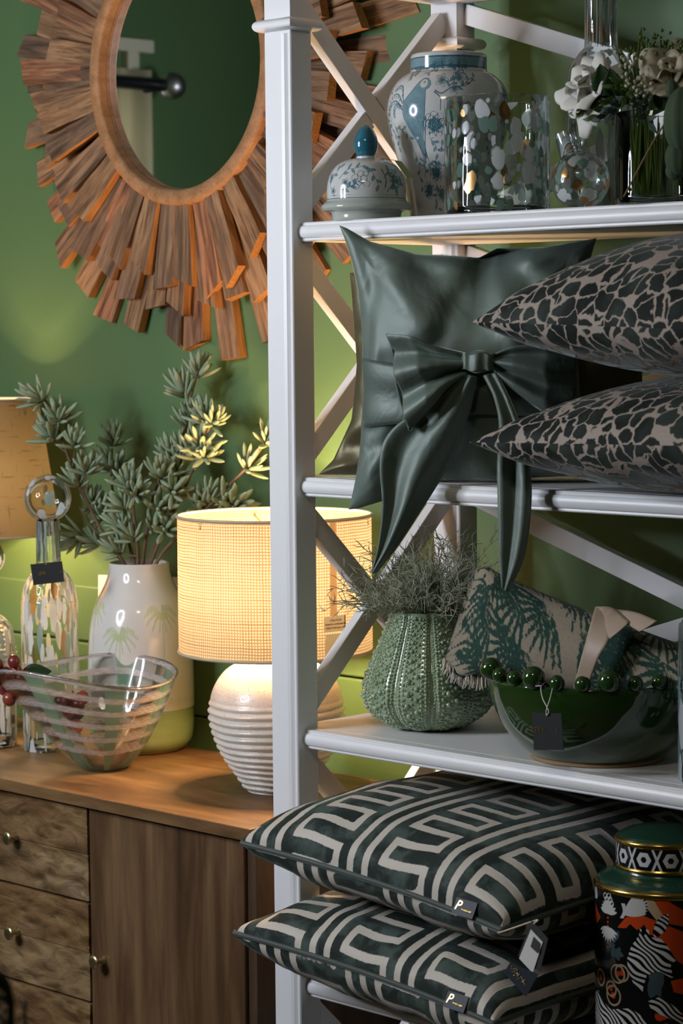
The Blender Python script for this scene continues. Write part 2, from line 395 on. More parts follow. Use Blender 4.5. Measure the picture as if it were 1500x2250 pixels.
col = n.mix(n.m('MULTIPLY', line, .9), col, (.025, .10, .135))
MT['jar'] = n.done(n.pbr(col, .13, coat=.5))
# ---- textiles
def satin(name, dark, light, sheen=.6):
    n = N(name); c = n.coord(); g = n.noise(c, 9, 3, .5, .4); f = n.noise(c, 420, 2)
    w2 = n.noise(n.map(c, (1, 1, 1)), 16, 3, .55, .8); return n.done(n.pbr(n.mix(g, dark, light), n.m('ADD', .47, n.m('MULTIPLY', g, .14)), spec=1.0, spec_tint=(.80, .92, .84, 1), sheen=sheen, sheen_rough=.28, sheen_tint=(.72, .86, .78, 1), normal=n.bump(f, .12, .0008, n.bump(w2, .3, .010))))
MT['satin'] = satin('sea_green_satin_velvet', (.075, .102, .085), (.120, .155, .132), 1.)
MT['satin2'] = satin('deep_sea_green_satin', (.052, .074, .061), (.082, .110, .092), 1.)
n = N('olive_brown_satin'); c = n.coord(); g = n.noise(c, 9, 3, .5, .4)
MT['olive_satin'] = n.done(n.pbr(n.mix(g, (.05, .043, .02), (.085, .072, .036)), .42, spec=.8, spec_tint=(.9, .8, .5, 1), sheen=.4, normal=n.bump(n.noise(c, 22, 3), .3, .008)))
MT['dark_velvet'] = satin('black_green_velvet', (.008, .012, .010), (.013, .018, .016), .25)
# animal-spot cut velvet on a blush ground
n = N('spotted_cut_velvet'); st = n.attr('st', True); wv = n.noise(st, 34, 3, .55, col=True)
vv = n.vadd(st, n.map(wv, (.030, .030, 0), (-.015, -.015, 0)))
d = n.vor(vv, 38, 'DISTANCE_TO_EDGE', .92); ce = n.vor(vv, 38, 'F1', .92, 'Color'); cs = n.sep(ce)
d2 = n.vor(vv, 76, 'DISTANCE_TO_EDGE', 1)
wid = n.m('ADD', .014, n.m('MULTIPLY', cs[2], .050))
spot = n.m('MULTIPLY', n.step(d, wid, n.m('ADD', wid, .030)), n.m('SUBTRACT', 1., n.step(n.vor(vv, 38, 'F1', .92), n.m('ADD', .60, n.m('MULTIPLY', cs[1], .22)), n.m('ADD', .66, n.m('MULTIPLY', cs[1], .22)))))
eye = n.m('MULTIPLY', n.m('SUBTRACT', 1., n.step(n.vor(vv, 38, 'F1', .92), .05, .12)), n.step(cs[0], .70, .72))
pile = n.noise(st, 60, 4, .65); crush = n.step(n.noise(st, 11, 3, .6, .5), .42, .66)
dk = n.mix(n.m('MULTIPLY', crush, n.m('ADD', .25, n.m('MULTIPLY', pile, .7))), (.007, .010, .008), (.040, .055, .046))
gnd = n.mix(n.noise(st, 300, 2), (.29, .24, .20), (.40, .335, .285))
col = n.mix(spot, gnd, dk); col = n.mix(n.m('MULTIPLY', eye, .5), col, (.28, .25, .22))
MT['leopard'] = n.done(n.pbr(col, .75, spec=.2, sheen=n.m('MULTIPLY', spot, .30), sheen_rough=.30, sheen_tint=(.8, .9, .85, 1), normal=n.bump(n.m('ADD', spot, n.m('MULTIPLY', pile, .15)), .55, .004)))
# fretwork cut velvet
n = N('fret_cut_velvet'); st = n.attr('st', True); a = n.attr('ink'); pile = n.noise(st, 42, 4, .65)
edge = n.m('ADD', a, n.m('MULTIPLY', n.m('SUBTRACT', n.noise(st, 160, 2), .5), .0022))
dk = n.m('SUBTRACT', 1., n.step(edge, -.0006, .0006))
crush = n.step(n.noise(st, 17, 4, .62, .4), .44, .62)
vel = n.mix(n.m('MULTIPLY', crush, n.m('ADD', .25, n.m('MULTIPLY', pile, .9))), (.011, .019, .015), (.075, .108, .092))
weave = n.m('MULTIPLY', n.wave(n.map(st, rot=(0, 0, .8)), 160), n.wave(n.map(st, rot=(0, 0, -.8)), 160))
gnd = n.mix(weave, (.50, .45, .385), (.70, .65, .57))
MT['fret'] = n.done(n.pbr(n.mix(dk, gnd, vel), n.m('ADD', .5, n.m('MULTIPLY', dk, .25)), spec=.3, sheen=n.m('MULTIPLY', dk, .15), sheen_rough=.35, sheen_tint=(.75, .92, .85, 1), normal=n.bump(n.m('ADD', dk, n.m('MULTIPLY', weave, .08)), .5, .0025)))
MT['piping'] = plain('grey_green_piping', (.055, .07, .06), .6, sheen=.4)
n = N('botanical_blanket'); st = n.attr('st', True); ink = n.m('SUBTRACT', 1., n.step(n.m('ADD', n.attr('ink'), n.m('MULTIPLY', n.m('SUBTRACT', n.noise(st, 240, 3), .5), .004)), -.0007, .0007))
fz = n.noise(st, 260, 3); wv = n.wave(n.map(st, rot=(0, 0, .7)), 110)
col = n.mix(ink, n.mix(fz, (.22, .185, .135), (.33, .28, .21)), n.mix(fz, (.012, .035, .026), (.035, .075, .058)))
MT['blanket'] = n.done(n.pbr(col, .95, spec=.1, sheen=.2, normal=n.bump(n.m('ADD', fz, n.m('MULTIPLY', wv, .4)), .35, .0015)))
MT['fringe'] = plain('cream_fringe', (.55, .50, .42), .9)
n = N('champagne_ribbon'); st = n.attr('st', True); wv = n.wave(n.map(st, rot=(0, 0, .7)), 190)
MT['ribbon'] = n.done(n.pbr(n.mix(wv, (.33, .245, .18), (.44, .33, .245)), .5, sheen=.3, normal=n.bump(wv, .15, .0006)))
# ---- lamps
n = N('burlap_shade'); st = n.attr('st', True)
nz = n.noise(n.map(st, (60, 60, 1)), 1, 2); sw = n.vadd(st, n.map(n.noise(st, 18, 2, col=True), (.004, .004, 0), (-.002, -.002, 0)))
q = n.sep(sw)
def thread(v, per):
    f = n.m('FRACT', n.m('DIVIDE', v, per)); return n.m('SUBTRACT', 1., n.step(n.m('ABSOLUTE', n.m('SUBTRACT', f, .5)), .16, .30))
thu, thv = thread(q[0], .0046), thread(q[1], .0046)
th = n.m('MAXIMUM', n.m('MULTIPLY', thu, n.m('ADD', .55, n.m('MULTIPLY', n.noise(n.map(st, (220, 4, 1)), 1, 2), .6))), n.m('MULTIPLY', thv, n.m('ADD', .5, n.m('MULTIPLY', n.noise(n.map(st, (4, 220, 1)), 1, 2), .75))))
th = n.m('MINIMUM', th, 1.)
tl = n.mix(th, (.22, .225, .205), (.070, .050, .028)); df = n.mix(th, (.62, .50, .33), (.36, .24, .12))
MT['burlap'] = n.done(n.mixs(.5, n.mixs(.0, n.pbr(df, .55, coat=.25, coat_rough=.08), n.sh('BsdfTranslucent', Color=tl)), n.sh('BsdfTranslucent', Color=tl)))
n = N('linen_shade'); st = n.attr('st', True); g1 = n.noise(n.map(st, (14, 160, 1)), 1, 3, .6); g2 = n.noise(n.map(st, (160, 14, 1)), 1, 3, .6)
slub = n.m('MAXIMUM', n.step(g1, .58, .72), n.step(g2, .6, .74)); cl = n.noise(st, 14, 3)
tl = n.mix(slub, n.mix(cl, (.038, .034, .020), (.055, .048, .028)), (.017, .014, .008)); df = n.mix(slub, (.34, .21, .105), (.15, .09, .045))
MT['linen'] = n.done(n.mixs(.45, n.pbr(df, .5, coat=.45, coat_rough=.06), n.sh('BsdfTranslucent', Color=tl)))
MT['shade_trim'] = plain('cream_shade_trim', (.50, .42, .30), .5)
n = N('bulb_glow'); MT['bulb'] = n.done(n.sh('Emission', Color=(1, .62, .30, 1), Strength=9.)); MT['bulb'].cycles.emission_sampling = 'NONE'
n = N('ring_tube_glow'); MT['ringglow'] = n.done(n.sh('Emission', Color=(.90, .95, 1.06, 1), Strength=RING_POWER))
n = N('fill_lamp_glow'); MT['fillglow'] = n.done(n.sh('Emission', Color=(1, .88, .70, 1), Strength=FILL_POWER))
n = N('ribbed_white_glaze'); c = n.coord(); g = n.noise(c, 40, 4, .6); z = n.sep(c)[2]; pit = n.noise(c, 330, 2)
MT['ribbed'] = n.done(n.pbr(n.mix(n.step(pit, .60, .72), n.mix(g, (.60, .57, .50), (.70, .68, .63)), (.40, .34, .26)), .30, coat=.3, normal=n.bump(n.m('ADD', g, pit), .2, .002)))
n = N('celadon_glaze'); c = n.coord(); g = n.noise(c, 30, 4, .6)
MT['celadon'] = n.done(n.pbr(n.ramp(g, [(.3, (.22, .30, .18)), (.55, (.31, .40, .255)), (.75, (.43, .51, .36))]), .16, coat=.7))
n = N('bottle_green_glaze'); c = n.coord(); g = n.noise(n.map(c, (3, 3, 9)), 5, 3)
MT['greenglaze'] = n.done(n.pbr(n.mix(g, (.012, .038, .007), (.022, .060, .011)), .08, spec=.6, coat=.6))
MT['rawclay'] = plain('bare_clay', (.30, .19, .09), .8)
MT['gold'] = plain('gold_lustre', (.62, .40, .10), .22, metal=1)
MT['goldfoil'] = plain('gold_foil', (.80, .58, .20), .3, metal=1)
MT['deepgreen'] = plain('deep_green_lacquer', (.010, .045, .026), .22, coat=.3)
MT['card_black'] = plain('black_card', (.010, .010, .011), .6)
MT['card_navy'] = plain('navy_card', (.014, .018, .032), .55)
MT['card_white'] = plain('white_card', (.62, .61, .58), .7)
MT['card_cream'] = plain('cream_card', (.60, .52, .36), .7)
MT['print_red'] = plain('red_print', (.42, .07, .03), .7)
MT['print_black'] = plain('black_print', (.02, .02, .02), .7)
MT['print_grey'] = plain('grey_print', (.30, .27, .16), .6)
MT['string'] = plain('silver_string', (.62, .60, .55), .4)
MT['olive_card'] = plain('pale_green_card', (.30, .37, .16), .7)
# ---- plants
def leafm(name, a, b, rough=.5, trans=.25, sss=None):
    n = N(name); c = n.coord(); g = n.noise(c, 40, 3); r = n.rnd()
    col = n.mix(n.m('ADD', n.m('MULTIPLY', g, .6), n.m('MULTIPLY', r, .4)), a, b)
    return n.done(n.mixs(trans, n.pbr(col, rough, spec=.35), n.sh('BsdfTranslucent', Color=n.mix(.5, col, b))))
MT['succ'] = leafm('grey_green_succulent', (.24, .33, .22), (.40, .46, .29), .6, .12)
MT['stem'] = leafm('brown_stem', (.10, .06, .035), (.20, .13, .075), .8, 0)
MT['leaf_dark'] = leafm('dark_rose_leaf', (.010, .030, .010), (.03, .07, .025), .4, .15)
MT['leaf_light'] = leafm('fresh_green_leaf', (.06, .12, .02), (.13, .21, .05), .45, .25)
MT['leaf_blue'] = leafm('blue_green_leaf', (.02, .035, .03), (.05, .075, .06), .6, .1)
MT['grass'] = leafm('grass_stem_green', (.05, .09, .008), (.11, .16, .02), .45, .25)
MT['petal'] = leafm('ivory_petal', (.76, .74, .68), (.86, .85, .80), .6, .25)
MT['petal2'] = leafm('cream_petal', (.42, .38, .26), (.56, .51, .37), .6, .3)
MT['berry'] = leafm('pale_berry', (.30, .32, .20), (.46, .46, .33), .4, .1)
MT['moss'] = leafm('wiry_moss', (.32, .35, .23), (.56, .58, .43), .8, .1)
MT['pod'] = leafm('fuzzy_pod', (.025, .045, .022), (.06, .09, .045), .9, 0)
n = N('grape_skin'); r = n.rnd(); c = n.coord()
MT['grape'] = n.done(n.pbr(n.ramp(r, [(0, (.09, .012, .016)), (.45, (.20, .028, .026)), (.75, (.38, .075, .03)), (1, (.055, .010, .024))]), .28, sss=0, coat=.25))
n = N('silvered_glass'); c = n.coord(); g = n.noise(c, 60, 4, .7)
MT['mercury'] = n.done(n.pbr(n.ramp(g, [(.4, (.10, .06, .04)), (.55, (.35, .30, .26)), (.7, (.8, .8, .78))]), .25, metal=.8))
n = N('curtain_cloth'); c = n.coord(); g = n.noise(n.map(c, (4, 4, 60)), 8, 2)
cc_ = n.mix(g, (.74, .68, .50), (.82, .77, .60)); MT['curtain'] = n.done(n.mixs(.5, n.pbr(cc_, .8), n.sh('BsdfTranslucent', Color=cc_)))
MT['cream_paint'] = plain('cream_gloss_paint', (.62, .58, .45), .35)
MT['fix'] = plain('brushed_steel', (.45, .45, .46), .35, metal=1)
# ================================================================ the room
YW = .47
def struct(name, vf, mat, parent=None, smooth=False):
    o = obj(name, mesh(name, vf[0], vf[1], smooth), mat, parent)
    if parent is None: tag(o, kind='structure')
    return o
XL, XR, YF, ZT = -3.2, 3.3, -3.4, 2.75
wall = struct('wall_back', join([box(XL, XR, YW+.006, YW+.12, 0, 1.086), box(XL, XR, YW, YW+.12, 1.086, ZT)]), MT['wall'])
for k in range(10):
    z1 = 1.0865-.106*k
    b = struct('board', box(XL, XR, YW-.005, YW+.006, z1-.1025, z1), MT['wall'], wall); bevel(b, .003, 2)
WY0, WY1 = -1.61, -.55
WZ0, WZ1 = .9, 2.32
struct('wall_left', join([box(XL-.12, XL, YF-.12, WY0+.006, 0, ZT), box(XL-.12, XL, WY1-.045, YW+.12, 0, ZT), box(XL-.12, XL, WY0+.006, WY1-.045, 0, WZ0), box(XL-.12, XL, WY0+.006, WY1-.045, WZ1, ZT)]), MT['wall'])
struct('wall_front', box(XL, XR, YF-.12, YF, 0, ZT), MT['wall'])
struct('wall_right', box(XR, XR+.12, YF-.12, YW+.12, 0, ZT), MT['wall'])
struct('floor', box(XL-.12, XR+.12, YF-.12, YW+.12, -.1, 0), MT['floor'])
struct('ceiling', box(XL-.12, XR+.12, YF-.12, YW+.12, ZT, ZT+.1), MT['ceiling'])
# curtained window on the left wall: what the mirror shows
win = struct('window_1', box(XL-.02, XL-.016, WY0+.006, WY1-.045, WZ0, WZ1), MT['glass'])
for nm, bx_ in (('frame_head', box(XL, XL+.03, WY0-.06, WY1+.06, 2.405, 2.445)), ('frame_side', box(XL, XL+.03, WY0, WY0+.045, 2.325, 2.405)), ('frame_side', box(XL, XL+.03, WY1-.045, WY1, 2.325, 2.405)), ('frame_sill', box(XL, XL+.06, WY0-.06, WY1+.06, .80, .85))):
    bevel(struct(nm, bx_, MT['cream_paint'], win), .004)
yy = np.linspace(WY0, WY1, 160); zz = np.array([2.345, 1.6, .62])
V = np.array([[(XL+.06+.022*math.sin(y*58+z*.3)+.008*math.sin(y*23), y+.004*math.sin(z*9), z) for z in zz] for y in yy])
cu = obj('curtain', mesh('curtain', V.reshape(-1, 3), gridf(160, 3)), MT['curtain']); solid(cu, .003)
tag(cu, 'cream curtain hanging in folds on a dark rod, seen in the mirror', 'curtain')
rod = thing('curtain_rod', 'dark metal curtain rod with a glass ball end, seen in the mirror', 'curtain rod', (XL+.11, WY1, 2.30))
obj('pole', mesh('pole', *tube([(XL+.11, WY0-.03, 2.30), (XL+.11, WY1+.1, 2.30)], .02, 16)), MT['black'], rod, world=True)
obj('finial', mesh('finial', ball(.042, 20, 14)[0]+np.array([XL+.11, WY0-.06, 2.30]), ball(.042, 20, 14)[1]), MT['fix'], rod, world=True)
for y in (WY0+.02, WY1-.02): obj('bracket', mesh('bracket', *tube([(XL, y, 2.28), (XL+.11, y, 2.285)], .008, 8)), MT['black'], rod, world=True)

# lamps out of view: an added ceiling fill lamp and the ring key lamp
cl = thing('fill_lamp', 'added round ceiling fill lamp with a frosted disc, out of view', 'lamp', (1.3, -1.6, ZT))
lobj('lamp_rim', [(.235, -.001), (.25, -.001), (.25, -.06), (.235, -.06), (.235, -.001)], MT['fix'], cl)
lobj('diffuser', [(0, -.05), (.2, -.052), (.234, -.045)], MT['fillglow'], cl)
RL = (-.72, -1.62, 1.86)
rl = thing('ring_lamp', 'white photographic ring lamp on a black tripod stand', 'lamp', (RL[0], RL[1], 0))
th = np.linspace(0, 2*PI, 41)[:-1]; R0, r0 = .30, .022
V = np.array([[((R0+r0*math.cos(b))*math.cos(a), r0*math.sin(b)*1.2, (R0+r0*math.cos(b))*math.sin(a)) for b in np.linspace(0, 2*PI, 8)] for a in th])
obj('light_ring', mesh('light_ring', V.reshape(-1, 3), gridf(40, 8, True)), MT['ringglow'], rl, loc=(0, 0, RL[2]), rot=(0, 0, .25))
V2 = np.array([[((R0+.034*math.cos(b))*math.cos(a), .034*math.sin(b), (R0+.034*math.cos(b))*math.sin(a)) for b in np.linspace(PI, 2*PI, 11)] for a in th])
ho = obj('light_shield', mesh('light_shield', V2.reshape(-1, 3), gridf(40, 11, True)), MT['black'], rl, loc=(0, 0, RL[2]), rot=(0, 0, .25)); solid(ho, .003)  # unseen black shell added behind the ring so it lights forward only
obj('pole', mesh('pole', *tube([(0, 0, .35), (0, 0, RL[2]-R0-.03)], .012, 10)), MT['black'], rl)
for k in range(3):
    a = k*2*PI/3+.4; obj('leg', mesh('leg', *tube([(0, 0, .55), (.36*math.cos(a), .36*math.sin(a), .01)], .009, 8)), MT['black'], rl)

# ================================================================ display shelf unit
WU = 1.04; ZS = [2.0585, 1.7031, 1.348, .9907, .634, .27]; TH = .0265
un_ = thing('display_shelf', 'tall white painted display shelf unit with crossed side braces', 'shelf unit', (0, 0, 0))
def post(x0, y0, flip):
    """square post, fluted and beaded at the inner front corner below the collar"""
    w, d = .052, .040
    sec = [(0, 0), (.033, 0), (.038, .0012), (.042, .0042), (.0445, .0075), (.0452, .0015), (.0462, .0002), (.0505, .0002), (.052, .002), (.052, d), (0, d)]
    if flip: sec = [(w-a, b) for a, b in sec][::-1]
    ZC0, ZC1 = 1.9665, 1.985
    V1, F1 = extrude_poly([(x0+a, y0+b) for a, b in sec], 2, 0, ZC0)
    V2, F2 = box(x0, x0+w, y0, y0+d, ZC1-.002, 2.22)
    # small stop of the flute under the collar
    V3, F3 = box(x0+.0005, x0+w-.0005, y0+.0005, y0+d-.0005, ZC0-.004, ZC1)
    p = obj('post', mesh('post', *join([(V1, F1), (V2, F2), (V3, F3)]), False), MT['paint'], un_)
    bevel(p, .0008, 2, 50)
    # collar: rounded moulding
    e = .0125; pr = []
    for k in range(9):
        a = -PI/2+PI*k/8; pr.append((e-.009+.009*math.cos(a), (ZC0+ZC1)/2+.0085*math.sin(a)))
    V = []; m = len(pr)
    for (ex, zz) in pr: V += [(x0-ex, y0-ex, zz), (x0+w+ex, y0-ex, zz), (x0+w+ex, y0+d+ex, zz), (x0-ex, y0+d+ex, zz)]
    Fc = [(i*4+j, i*4+(j+1) % 4, (i+1)*4+(j+1) % 4, (i+1)*4+j) for i in range(m-1) for j in range(4)] + [(3, 2, 1, 0), tuple(4*m-4+j for j in range(4))]
    c = obj('collar', mesh('collar', V, Fc, True), MT['paint'], p); autosharp(c, 50)
for x0, y0, fl in ((0, 0, False), (0, .341, False), (WU-.052, 0, True), (WU-.052, .341, True)): post(x0, y0, fl)
for i, zt in enumerate(ZS):
    zb = zt-TH; y0, yn = .0172, .0105
    pr = [(y0, zt), (y0-.0015, zt-.0016), (y0-.0012, zt-.004)]
    for k in range(7):
        a = PI*.5-PI*k/6; pr.append((y0-.0015-(y0-yn-.0015)*math.cos(a), (zt+zb)/2+(TH/2-.0045)*math.sin(a)))
    pr += [(y0-.0012, zb+.004), (y0-.0015, zb+.0016), (y0, zb), (.030, zb), (.030, zt)]
    V1, F1 = extrude_poly(pr, 0, .0518, WU-.0518)
    V2, F2 = box(.0135, WU-.0135, .0395, .366, zb+.002, zt)
    V3, F3 = box(.0519, WU-.0519, .026, .045, zb+.0022, zt-.0002)
    s = obj('shelf', mesh('shelf', *join([(V1, F1), (V2, F2), (V3, F3)]), True), MT['paint'], un_); autosharp(s, 35)
for i in range(len(ZS)-1):
    za, zb = ZS[i]-TH-.001, ZS[i+1]+.001
    # side crosses (left and right) and the wide cross at the back; the second leg of a cross is halved around the first
    for xs in (.0215, WU-.0215):
        ya, yb = .0405, .3405; zm = (za+zb)/2; ym = (ya+yb)/2; s_ = (za-zb-.04)/(yb-ya)
        top, bot = za-.02, zb+.02; g = .0165
        bevel(obj('side_brace', mesh('side_brace', *beam((xs, ya, top), (xs, yb, bot), .029, .017, (1, 0, 0)), False), MT['paint'], un_), .0012)
        L = math.hypot(yb-ya, top-bot); dy, dz = (yb-ya)/L, (top-bot)/L
        for p0, p1 in (((xs, ya, bot), (xs, ym-dy*g, zm-dz*g)), ((xs, ym+dy*g, zm+dz*g), (xs, yb, top))):
            bevel(obj('side_brace', mesh('side_brace', *beam(p0, p1, .029, .0168, (1, 0, 0)), False), MT['paint'], un_), .0012)
    xa, xb, yb_ = .0525, WU-.0525, .366; zm = (za+zb)/2; xm = WU/2; top, bot = za-.012, zb+.012; L = math.hypot(xb-xa, top-bot); dx, dz = (xb-xa)/L, (top-bot)/L; g = .022
    bevel(obj('back_brace', mesh('back_brace', *beam((xa, yb_, top), (xb, yb_, bot), .03, .018, (0, 1, 0)), False), MT['paint'], un_), .0012)
    for p0, p1 in (((xa, yb_, bot), (xm-dx*g, yb_, zm-dz*g)), ((xm+dx*g, yb_, zm+dz*g), (xb, yb_, top))):
        bevel(obj('back_brace', mesh('back_brace', *beam(p0, p1, .03, .0178, (0, 1, 0)), False), MT['paint'], un_), .0012)

# ================================================================ sideboard
ZC = .828
sb = thing('sideboard', 'brown rustic wooden sideboard with carved drawers and brass knobs', 'sideboard', (-.655, .22, 0))
def sbox(name, b, mat, parent=sb, bv=.0015):
    o = obj(name, mesh(name, b[0], b[1], False), mat, parent, world=True); bevel(o, bv); return o
sbox('worktop', box(-1.235, -.078, .026, .432, ZC-.0195, ZC), MT['cabtop'])
body = sbox('body', join([box(-1.222, -.0875, .060, .425, .14, ZC-.021)]), MT['cabside'])
sbox('side_panel', box(-.105, -.0865, .045, .428, .13, ZC-.0205), MT['cabside'])
sbox('side_panel', box(-1.2235, -1.205, .045, .428, .13, ZC-.0205), MT['cabside'])
def knob(parent, x, z, y=.040):
    V, Fc, _, _ = lathe([(0, 0), (.0078, 0), (.0075, .0015), (.0045, .005), (.0038, .011), (.005, .015), (.0095, .0175), (.0112, .0195), (.0108, .0215), (.006, .0226), (0, .0228)], 28)
    V = np.stack([V[:, 0]+x, y-V[:, 2], V[:, 1]+z], 1)
    obj('knob', mesh('knob', V, Fc[:, ::-1]), MT['brass'], parent, world=True)
MT['cabdrawer2'] = wood('sideboard_drawer_pale_wood', (7, 20, 24), (.055, .03, .012), (.16, .095, .042), (.27, .18, .085), .45, carve=True)
dz_ = [(.6535, .8045), (.4925, .6495), (.3315, .4885), (.1705, .3275)]
for z0, z1 in dz_:
    d = sbox('drawer', box(-.8385, -.4715, .050, .0595, z0+.001, z1-.001), MT['dark'])
    zm = (z0+z1)/2
    sbox('board', box(-.8385, -.4715, .039, .052, zm+.0004, z1), MT['cabdrawer'], d, .0012)
    sbox('board', box(-.8385, -.4715, .0405, .052, z0, zm-.0002), MT['cabdrawer2'], d, .0012)
    knob(d, -.655, zm+.004)
for x0, x1, kx in ((-.4665, -.1075, -.436), (-1.2025, -.8435, -.874)):
    d = sbox('door', box(x0, x1, .040, .0595, .142, .8045), MT['cabdoor']); knob(d, kx, .567)
for x in (-1.19, -.12):
    for y in (.09, .39): sbox('leg', box(x-.025, x+.025, y-.025, y+.025, 0, .142), MT['cabside'])

# ================================================================ sunburst mirror
MC = (-.652, 2.004)
mr = thing('sunburst_mirror', 'round wall mirror framed by a sunburst of reclaimed wooden planks', 'mirror', (MC[0], YW, MC[1]))
def ylathe(name, prof, mat, n=128):
    """profile (r, y) turned about the mirror's axis; y is the room depth"""
    V, Fc, _, _ = lathe(prof, n); V = np.stack([V[:, 0], V[:, 2]-YW, V[:, 1]], 1)
    return obj(name, mesh(name, V, Fc[:, ::-1]), mat, mr)
ylathe('frame_ring', [(.235, .462), (.2345, .410), (.232, .4065), (.229, .405), (.2125, .405), (.2095, .4065), (.208, .410), (.2072, .4222), (.2068, .423)], MT['ringwood'])
ylathe('inner_ring', [(.2060, .4232), (.2055, .4243), (.2050, .4262), (.2045, .430)], MT['ringwood'])
ylathe('mirror_glass', [(.212, .4275), (.12, .4275), (.0001, .4275)], MT['mirror'])
random.seed(5); rs = np.random.RandomState(4)
def plank_mesh(r0, r1, w0, w1, t):
    ns = 5; V = []
    sl = rs.uniform(-.012, .012)
    for k in range(ns):
        f = k/(ns-1); r = r0+(r1-r0)*f; w = w0+(w1-w0)*f
        j = rs.uniform(-.0012, .0012, 4); dz0 = sl*f if k == ns-1 else 0
        V += [(-w/2+j[0], -t/2, r-dz0), (w/2+j[1], -t/2+rs.uniform(-.0006, .0006), r+dz0), (w/2+j[1]*.5+j[2], t/2, r+dz0+(rs.uniform(-.003, .003) if k == ns-1 else 0)), (-w/2+j[0]*.5+j[3], t/2, r-dz0)]
    Fc = [(i*4+j, i*4+(j+1) % 4, (i+1)*4+(j+1) % 4, (i+1)*4+j) for i in range(ns-1) for j in range(4)] + [(3, 2, 1, 0), tuple(4*ns-4+j for j in range(4))]
    return mesh('plank', V, [q[::-1] for q in Fc], False)
LAY = [(.4225, .225, (.352, .388), .036, .048, .018, 0.), (.4405, .25, (.405, .440), .040, .052, .017, 4.5), (.458, .29, (.466, .508), .042, .050, .017, 1.0)]
for (yc, ra, (rb0, rb1), w0, w1, t, off) in LAY:
    for k in range(36):
        me = plank_mesh(ra, rs.uniform(rb0, rb1), w0*rs.uniform(.92, 1.05), w1*rs.uniform(.86, 1.08), t*rs.uniform(.9, 1.08))
        a = math.radians(k*10+off+rs.uniform(-1.6, 1.6))
        obj('plank', me, MT['plank'], mr, loc=(0, yc-YW+rs.uniform(-.0012, .0012), 0), rot=(rs.uniform(-.012, .012), a, rs.uniform(-.05, .05)))
# ================================================================ ceramics and glass on the upper shelf
S1, S2, S3, S4 = (ZS[k]+.0004 for k in (1, 2, 3, 4))
def camdir(c):
    """angle of the direction from c to the camera side, for drawings on turned pots"""
    return math.atan2(CAM[1]-c[1], CAM[0]-c[0])
def dense_lathe(prof, a0, nf=360, nb=60, half=1.65):
    P = np.asarray(prof, float); m = len(P)
    th = np.concatenate([np.linspace(-half, half, nf), np.linspace(half, 2*PI-half, nb+2)[1:-1]])
    V = np.zeros((len(th), m, 3)); V[:, :, 0] = np.cos(th+a0)[:, None]*np.maximum(P[:, 0], 1e-5); V[:, :, 1] = np.sin(th+a0)[:, None]*np.maximum(P[:, 0], 1e-5); V[:, :, 2] = P[:, 1]
    thw = np.where(th > PI, th-2*PI, th)
    return V.reshape(-1, 3), gridf(len(th), m, True), np.repeat(thw, m), np.tile(P[:, 1], len(th))
def resample(prof, n):
    P = np.asarray(prof, float); s = np.concatenate([[0], np.cumsum(np.linalg.norm(np.diff(P, axis=0), axis=1))]); t = np.linspace(0, s[-1], n)
    return np.stack([np.interp(t, s, P[:, 0]), np.interp(t, s, P[:, 1])], 1)

# --- blue and white ginger jar
jc = at(985, 120, y=.19); JX, JY = jc[0], jc[1]; JH = .233
jar = thing('ginger_jar', 'open blue and white ginger jar painted with a parrot among flowers', 'jar', (JX, JY, S1))
outer = spline([(.050, 0), (.0545, .004), (.0565, .02), (.063, .055), (.0745, .095), (.0835, .130), (.0868, .152), (.0840, .174), (.0750, .192), (.0640, .2025), (.0565, .2065)], 190)
prof = np.vstack([[(0, 0)], outer, [(.0542, .2085), *[(.0535, .2105+.0008*k) for k in range(23)], (.0525, .232), (.050, JH), (.0475, .231), (.047, .21), (.075, .17), (.05, .01), (0, .008)]])
a0 = camdir((JX, JY)); V, Fc, T, Z = dense_lathe(prof, a0, 420, 60)
RJ = .0868; U = T*RJ
def pj(x, y): return (math.asin(max(-.985, min(.985, (x-985)/136.)))*RJ, JH-(y-120)/1572.)
def c2(X, Y): return pj(550+X/3., Y/3.)
ln, fl = Ink(U, Z), Ink(U, Z)
par = [(1090, 570), (1120, 545), (1150, 545), (1172, 565), (1180, 590), (1168, 612), (1150, 620), (1152, 680), (1150, 760), (1135, 860), (1122, 930), (1136, 1040), (1118, 1036), (1105, 1045), (1092, 1000), (1070, 940), (1040, 880), (1010, 800), (1004, 730), (1018, 680), (1048, 640), (1072, 600)]
fl.poly([c2(*p) for p in par]); ln.poly([c2(*p) for p in par], .0005)
hole = Ink(U, Z); hole.circ(*c2(1130, 580), .006); fl.cut(hole)
ln.circ(*c2(1132, 572), .0016, .0004); ln.circ(*c2(1132, 572), .0006)
for k in range(7):
    ln.line([c2(1020+8*k, 700+26*k), c2(1040+8*k, 726+26*k), c2(1062+8*k, 735+28*k)], .00045)
    ln.line([c2(1060+6*k, 690+22*k), c2(1085+5*k, 705+24*k), c2(1110+4*k, 700+26*k)], .0004)
for dx in (0, 12, 24): ln.line([c2(1080+dx, 900), c2(1092+dx, 970), c2(1102+dx, 1036)], .0005)
def flower(x, y, r, k=5, big=False):
    for j in range(k):
        a = j*2*PI/k+x*.01
        ln.leaf(x, y, a, r, r*.62, .00042); fl.leaf(x+r*.15*math.cos(a), y+r*.15*math.sin(a), a, r*.55, r*.3)
    ln.circ(x, y, r*.2)
def sprig(pts, nl=5, L=.008, W=.0035):
    P = spline(pts, 24); ln.line(pts, .00055, .0004)
    for j in range(nl):
        i = int(4+(18*j)/max(1, nl-1)); d = P[min(i+1, 23)]-P[i-1]; a = math.atan2(d[1], d[0])+(.75 if j % 2 else -.75)
        fl.leaf(P[i][0], P[i][1], a, L, W); ln.leaf(P[i][0], P[i][1], a, L, W, .0003)
